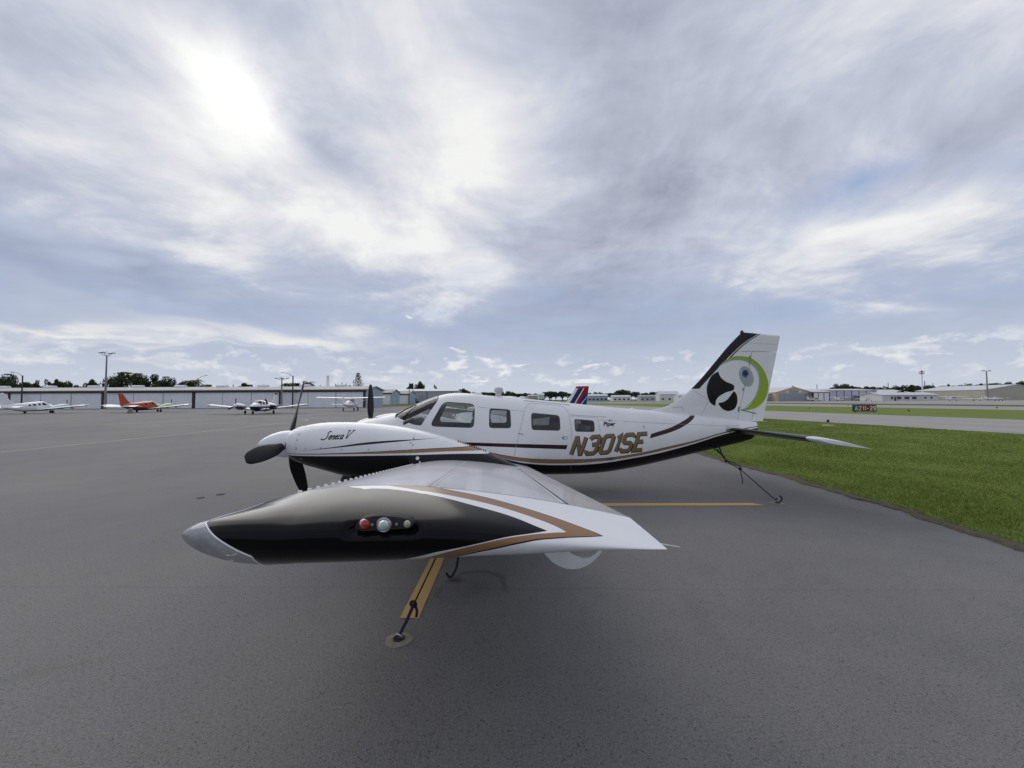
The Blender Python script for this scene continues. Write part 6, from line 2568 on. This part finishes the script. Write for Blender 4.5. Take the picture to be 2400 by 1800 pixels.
def tree(kind, px, pytop, Y, wpx, label, group, mat_='leaf', var=None):
    """a tree whose top shows at a photo row; wpx = crown width in photo pixels"""
    X = Xat(px, Y)
    h = Zat(pytop, Y, px)
    tr, cr = PROTO[kind][(var if var is not None else random.randrange(9)) % len(PROTO[kind])]
    e = empty('tree', (X, Y, 0), random.uniform(0, 6.28))
    label = label.replace('KIND', {'round': 'rounded', 'spread': 'wide flat-topped', 'tall': 'narrow', 'sparse': 'loose thin-leaved'}[kind] + (' olive' if mat_ == 'leaf2' else ' dark green'))
    tag(e, label, 'tree', group)
    W = {'round': 1.0, 'spread': 1.7, 'tall': 0.68, 'sparse': 1.1}[kind]
    w = wpx * Y / F_PX / W
    e.scale = (w, w, h)
    obj('trunk', tr, M['bark'], e)
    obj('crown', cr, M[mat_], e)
    return e


GL = 'trees behind the hangar row'
for kind, px, py, w in (('spread', 18, 879, 62), ('round', 62, 893, 40), ('sparse', 84, 893, 26), ('sparse', 111, 891, 24), ('round', 134, 888, 26), ('sparse', 160, 888, 38), ('round', 214, 888, 32), ('round', -20, 884, 40), ('round', 92, 901, 30), ('round', 185, 903, 36), ('round', 236, 905, 22)):
    tree(kind, px, py, random.uniform(125, 150), w, 'KIND tree behind the hangar row near the teal-nacelled twin', GL, 'leaf2' if kind == 'sparse' else 'leaf')
tree('spread', 306, 876, 130, 84, 'broad dark domed tree behind the hangar roof above the orange airplane', GL, var=0)
tree('sparse', 362, 880, 134, 50, 'looser tree joining the broad domed tree behind the hangar', GL, 'leaf', 1)
tree('spread', 390, 885, 132, 48, 'lower tree at the side of the broad domed tree', GL, 'leaf', 1)
tree('round', 440, 889, 135, 48, 'round dark bushy tree behind the hangar beside a palm', GL)
tree('spread', 478, 903, 140, 50, 'low flat dark tree trailing right of the palm behind the hangar', GL)
tree('round', 577, 897, 138, 44, 'isolated domed dark tree behind the roof over the navy twin', GL)
tree('round', 815, 903, 150, 40, 'low dark shrub-like tree under the tall pine behind the hangar', GL)
tree('round', 895, 912, 190, 22, 'tiny dark tree over the roof of the blue-grey hangar', GL)
tree('tall', 961, 894, 235, 24, 'dark upright tree behind the grey warehouse roof, left of the pair', GL)
tree('round', 984, 893, 240, 28, 'dark rounded tree behind the grey warehouse roof, right of the pair', GL)
tree('sparse', 1020, 903, 240, 14, 'small bare-looking tree above the grey warehouse roof', GL, 'leaf2')

GM = 'trees of the far line across the field'
LM = 'KIND tree in the distant line beyond the cabin roof'
x = 1088
while x < 1640:
    Y = random.uniform(360, 430)
    py = interp([(1080, 911), (1100, 913), (1125, 919), (1180, 917), (1230, 921), (1262, 919), (1290, 916), (1320, 916), (1340, 921), (1380, 918), (1415, 920), (1460, 913), (1490, 919), (1520, 917), (1560, 921), (1640, 920)], x) + random.uniform(-1.0, 2.5)
    tree(random.choice(['round', 'round', 'spread', 'tall', 'sparse']), x, py, Y, random.uniform(16, 30), LM, GM, random.choice(['leaf', 'leaf', 'leaf2']))
    x += random.uniform(8, 15)
for px, py, w in ((1288, 916, 44), (1318, 917, 40), (1458, 913, 36), (1085, 909, 22)):
    tree('round', px, py, 345, w, LM, GM)
GR = 'trees behind the buildings across the runway'
LR = 'KIND tree behind the buildings across the runway'
x = 1935
while x < 2420:
    Y = random.uniform(330, 400)
    py = interp([(1930, 912), (1955, 906), (1975, 903), (1992, 907), (2030, 909), (2050, 905), (2065, 909), (2100, 908), (2125, 906), (2140, 905), (2165, 907), (2195, 909), (2225, 907), (2260, 906), (2300, 902), (2330, 903), (2360, 900), (2400, 897)], x) + random.uniform(-4.5, -0.5)
    tree(random.choice(['round', 'round', 'spread', 'sparse']), x, py, Y, random.uniform(18, 34), LR, GR, random.choice(['leaf', 'leaf', 'leaf2']))
    x += random.uniform(8, 14)
x = 1640
while x < 1935:
    tree(random.choice(['round', 'spread']), x, 921 + random.uniform(-1, 2), random.uniform(380, 430), random.uniform(18, 30), LR, GR)
    x += random.uniform(12, 18)
tree('tall', 2221, 897, 300, 12, 'narrow tall tree with a tufted top behind the office', GR)
tree('round', 2112, 915, 240, 22, 'small dark tree rising over the white office roof', GR)
tree('tall', 971, 932, 192, 16, 'dark shrub beside the parked car at the grey warehouse', GL)

# ---- palms
def palm(px, pytop, Y, span, label, group='palms behind the hangar row'):
    X = Xat(px, Y)
    h = Zat(pytop, Y, px)
    e = empty('palm_tree', (X, Y, 0))
    tag(e, label, 'palm', group)
    hc = h - 0.8
    MB().tube([(0, 0, 0), (0.15, 0, hc * 0.5), (0.05, 0.1, hc)], [0.22, 0.17, 0.13], 7).build('trunk', M['bark'], e, smooth=True)
    for k in range(15):
        a = 2 * math.pi * k / 15 + random.uniform(-0.15, 0.15)
        up = random.uniform(0.1, 1.0)
        L_ = span * random.uniform(0.85, 1.1)
        c, s = math.cos(a), math.sin(a)
        v, f = [], []
        n = 9
        for i in range(n):
            t = i / (n - 1)
            r_ = L_ * t
            z = hc + up * 1.5 * t - (1.0 + 0.9 * (1 - up)) * 1.6 * t * t * span / 2.6
            wv = 0.42 * math.sin(math.pi * min(t * 0.9 + 0.1, 1)) * span / 2.6 + 0.02
            px_, py_ = c * r_, s * r_
            v += [(px_ - s * wv, py_ + c * wv, z - wv * 0.55), (px_, py_, z), (px_ + s * wv, py_ - c * wv, z - wv * 0.55)]
        for i in range(n - 1):
            o = i * 3
            f += [(o, o + 1, o + 4, o + 3), (o + 1, o + 2, o + 5, o + 4)]
        fr = obj('frond', new_mesh('frond', v, f), M['palmleaf'], e)
    return e


M['palmleaf'] = mat('palm_leaf', fn=vary((0.055, 0.080, 0.026), 0.35, 2), rough=0.5)
palm(455, 885, 122, 2.8, 'palm with drooping fronds behind the hangar beside the round bushy tree')
palm(676, 893, 120, 2.9, 'left of two low palms behind the hangar by the wooden lamp pole')
palm(697, 893, 122, 2.6, 'middle palm crown behind the hangar, right of the wooden lamp pole')
palm(722, 890, 118, 2.6, 'palm behind the hangar standing clear of the lamp pole')

# ---- Norfolk pine
e = empty('pine_tree', (Xat(839, 150), 150, 0))
tag(e, 'slender tiered pine with airy branches behind the end of the hangar row', 'tree')
hp_ = Zat(876, 150, 839)
MB().tube([(0, 0, 0), (0, 0, hp_)], [0.22, 0.03], 7).build('trunk', M['bark'], e)
bm_ = MB()
C_, T_ = [], []
for i in range(13):
    z = hp_ * (0.42 + 0.57 * i / 12)
    L_ = 2.7 * (1 - i / 13.5) + 0.35
    for k in range(6):
        a = 2 * math.pi * k / 6 + i * 0.5 + random.uniform(-0.2, 0.2)
        c, s = math.cos(a), math.sin(a)
        lz = L_ * random.uniform(0.75, 1.1)
        bm_.tube([(0, 0, z), (c * lz * 0.6, s * lz * 0.6, z + 0.05), (c * lz, s * lz, z + 0.35)], [0.04, 0.03, 0.015], 4)
        for j in range(16):
            t = random.uniform(0.25, 1.05)
            C_.append((c * lz * t + random.uniform(-.16, .16), s * lz * t + random.uniform(-.16, .16), z + 0.3 * t * t + random.uniform(-.1, .16)))
            T_.append(random.uniform(0.05, 0.5))
bm_.build('branches', M['bark'], e)
obj('crown', leaf_mesh('crown', np.array(C_), 0.20, np.array(T_)), M['leaf'], e)
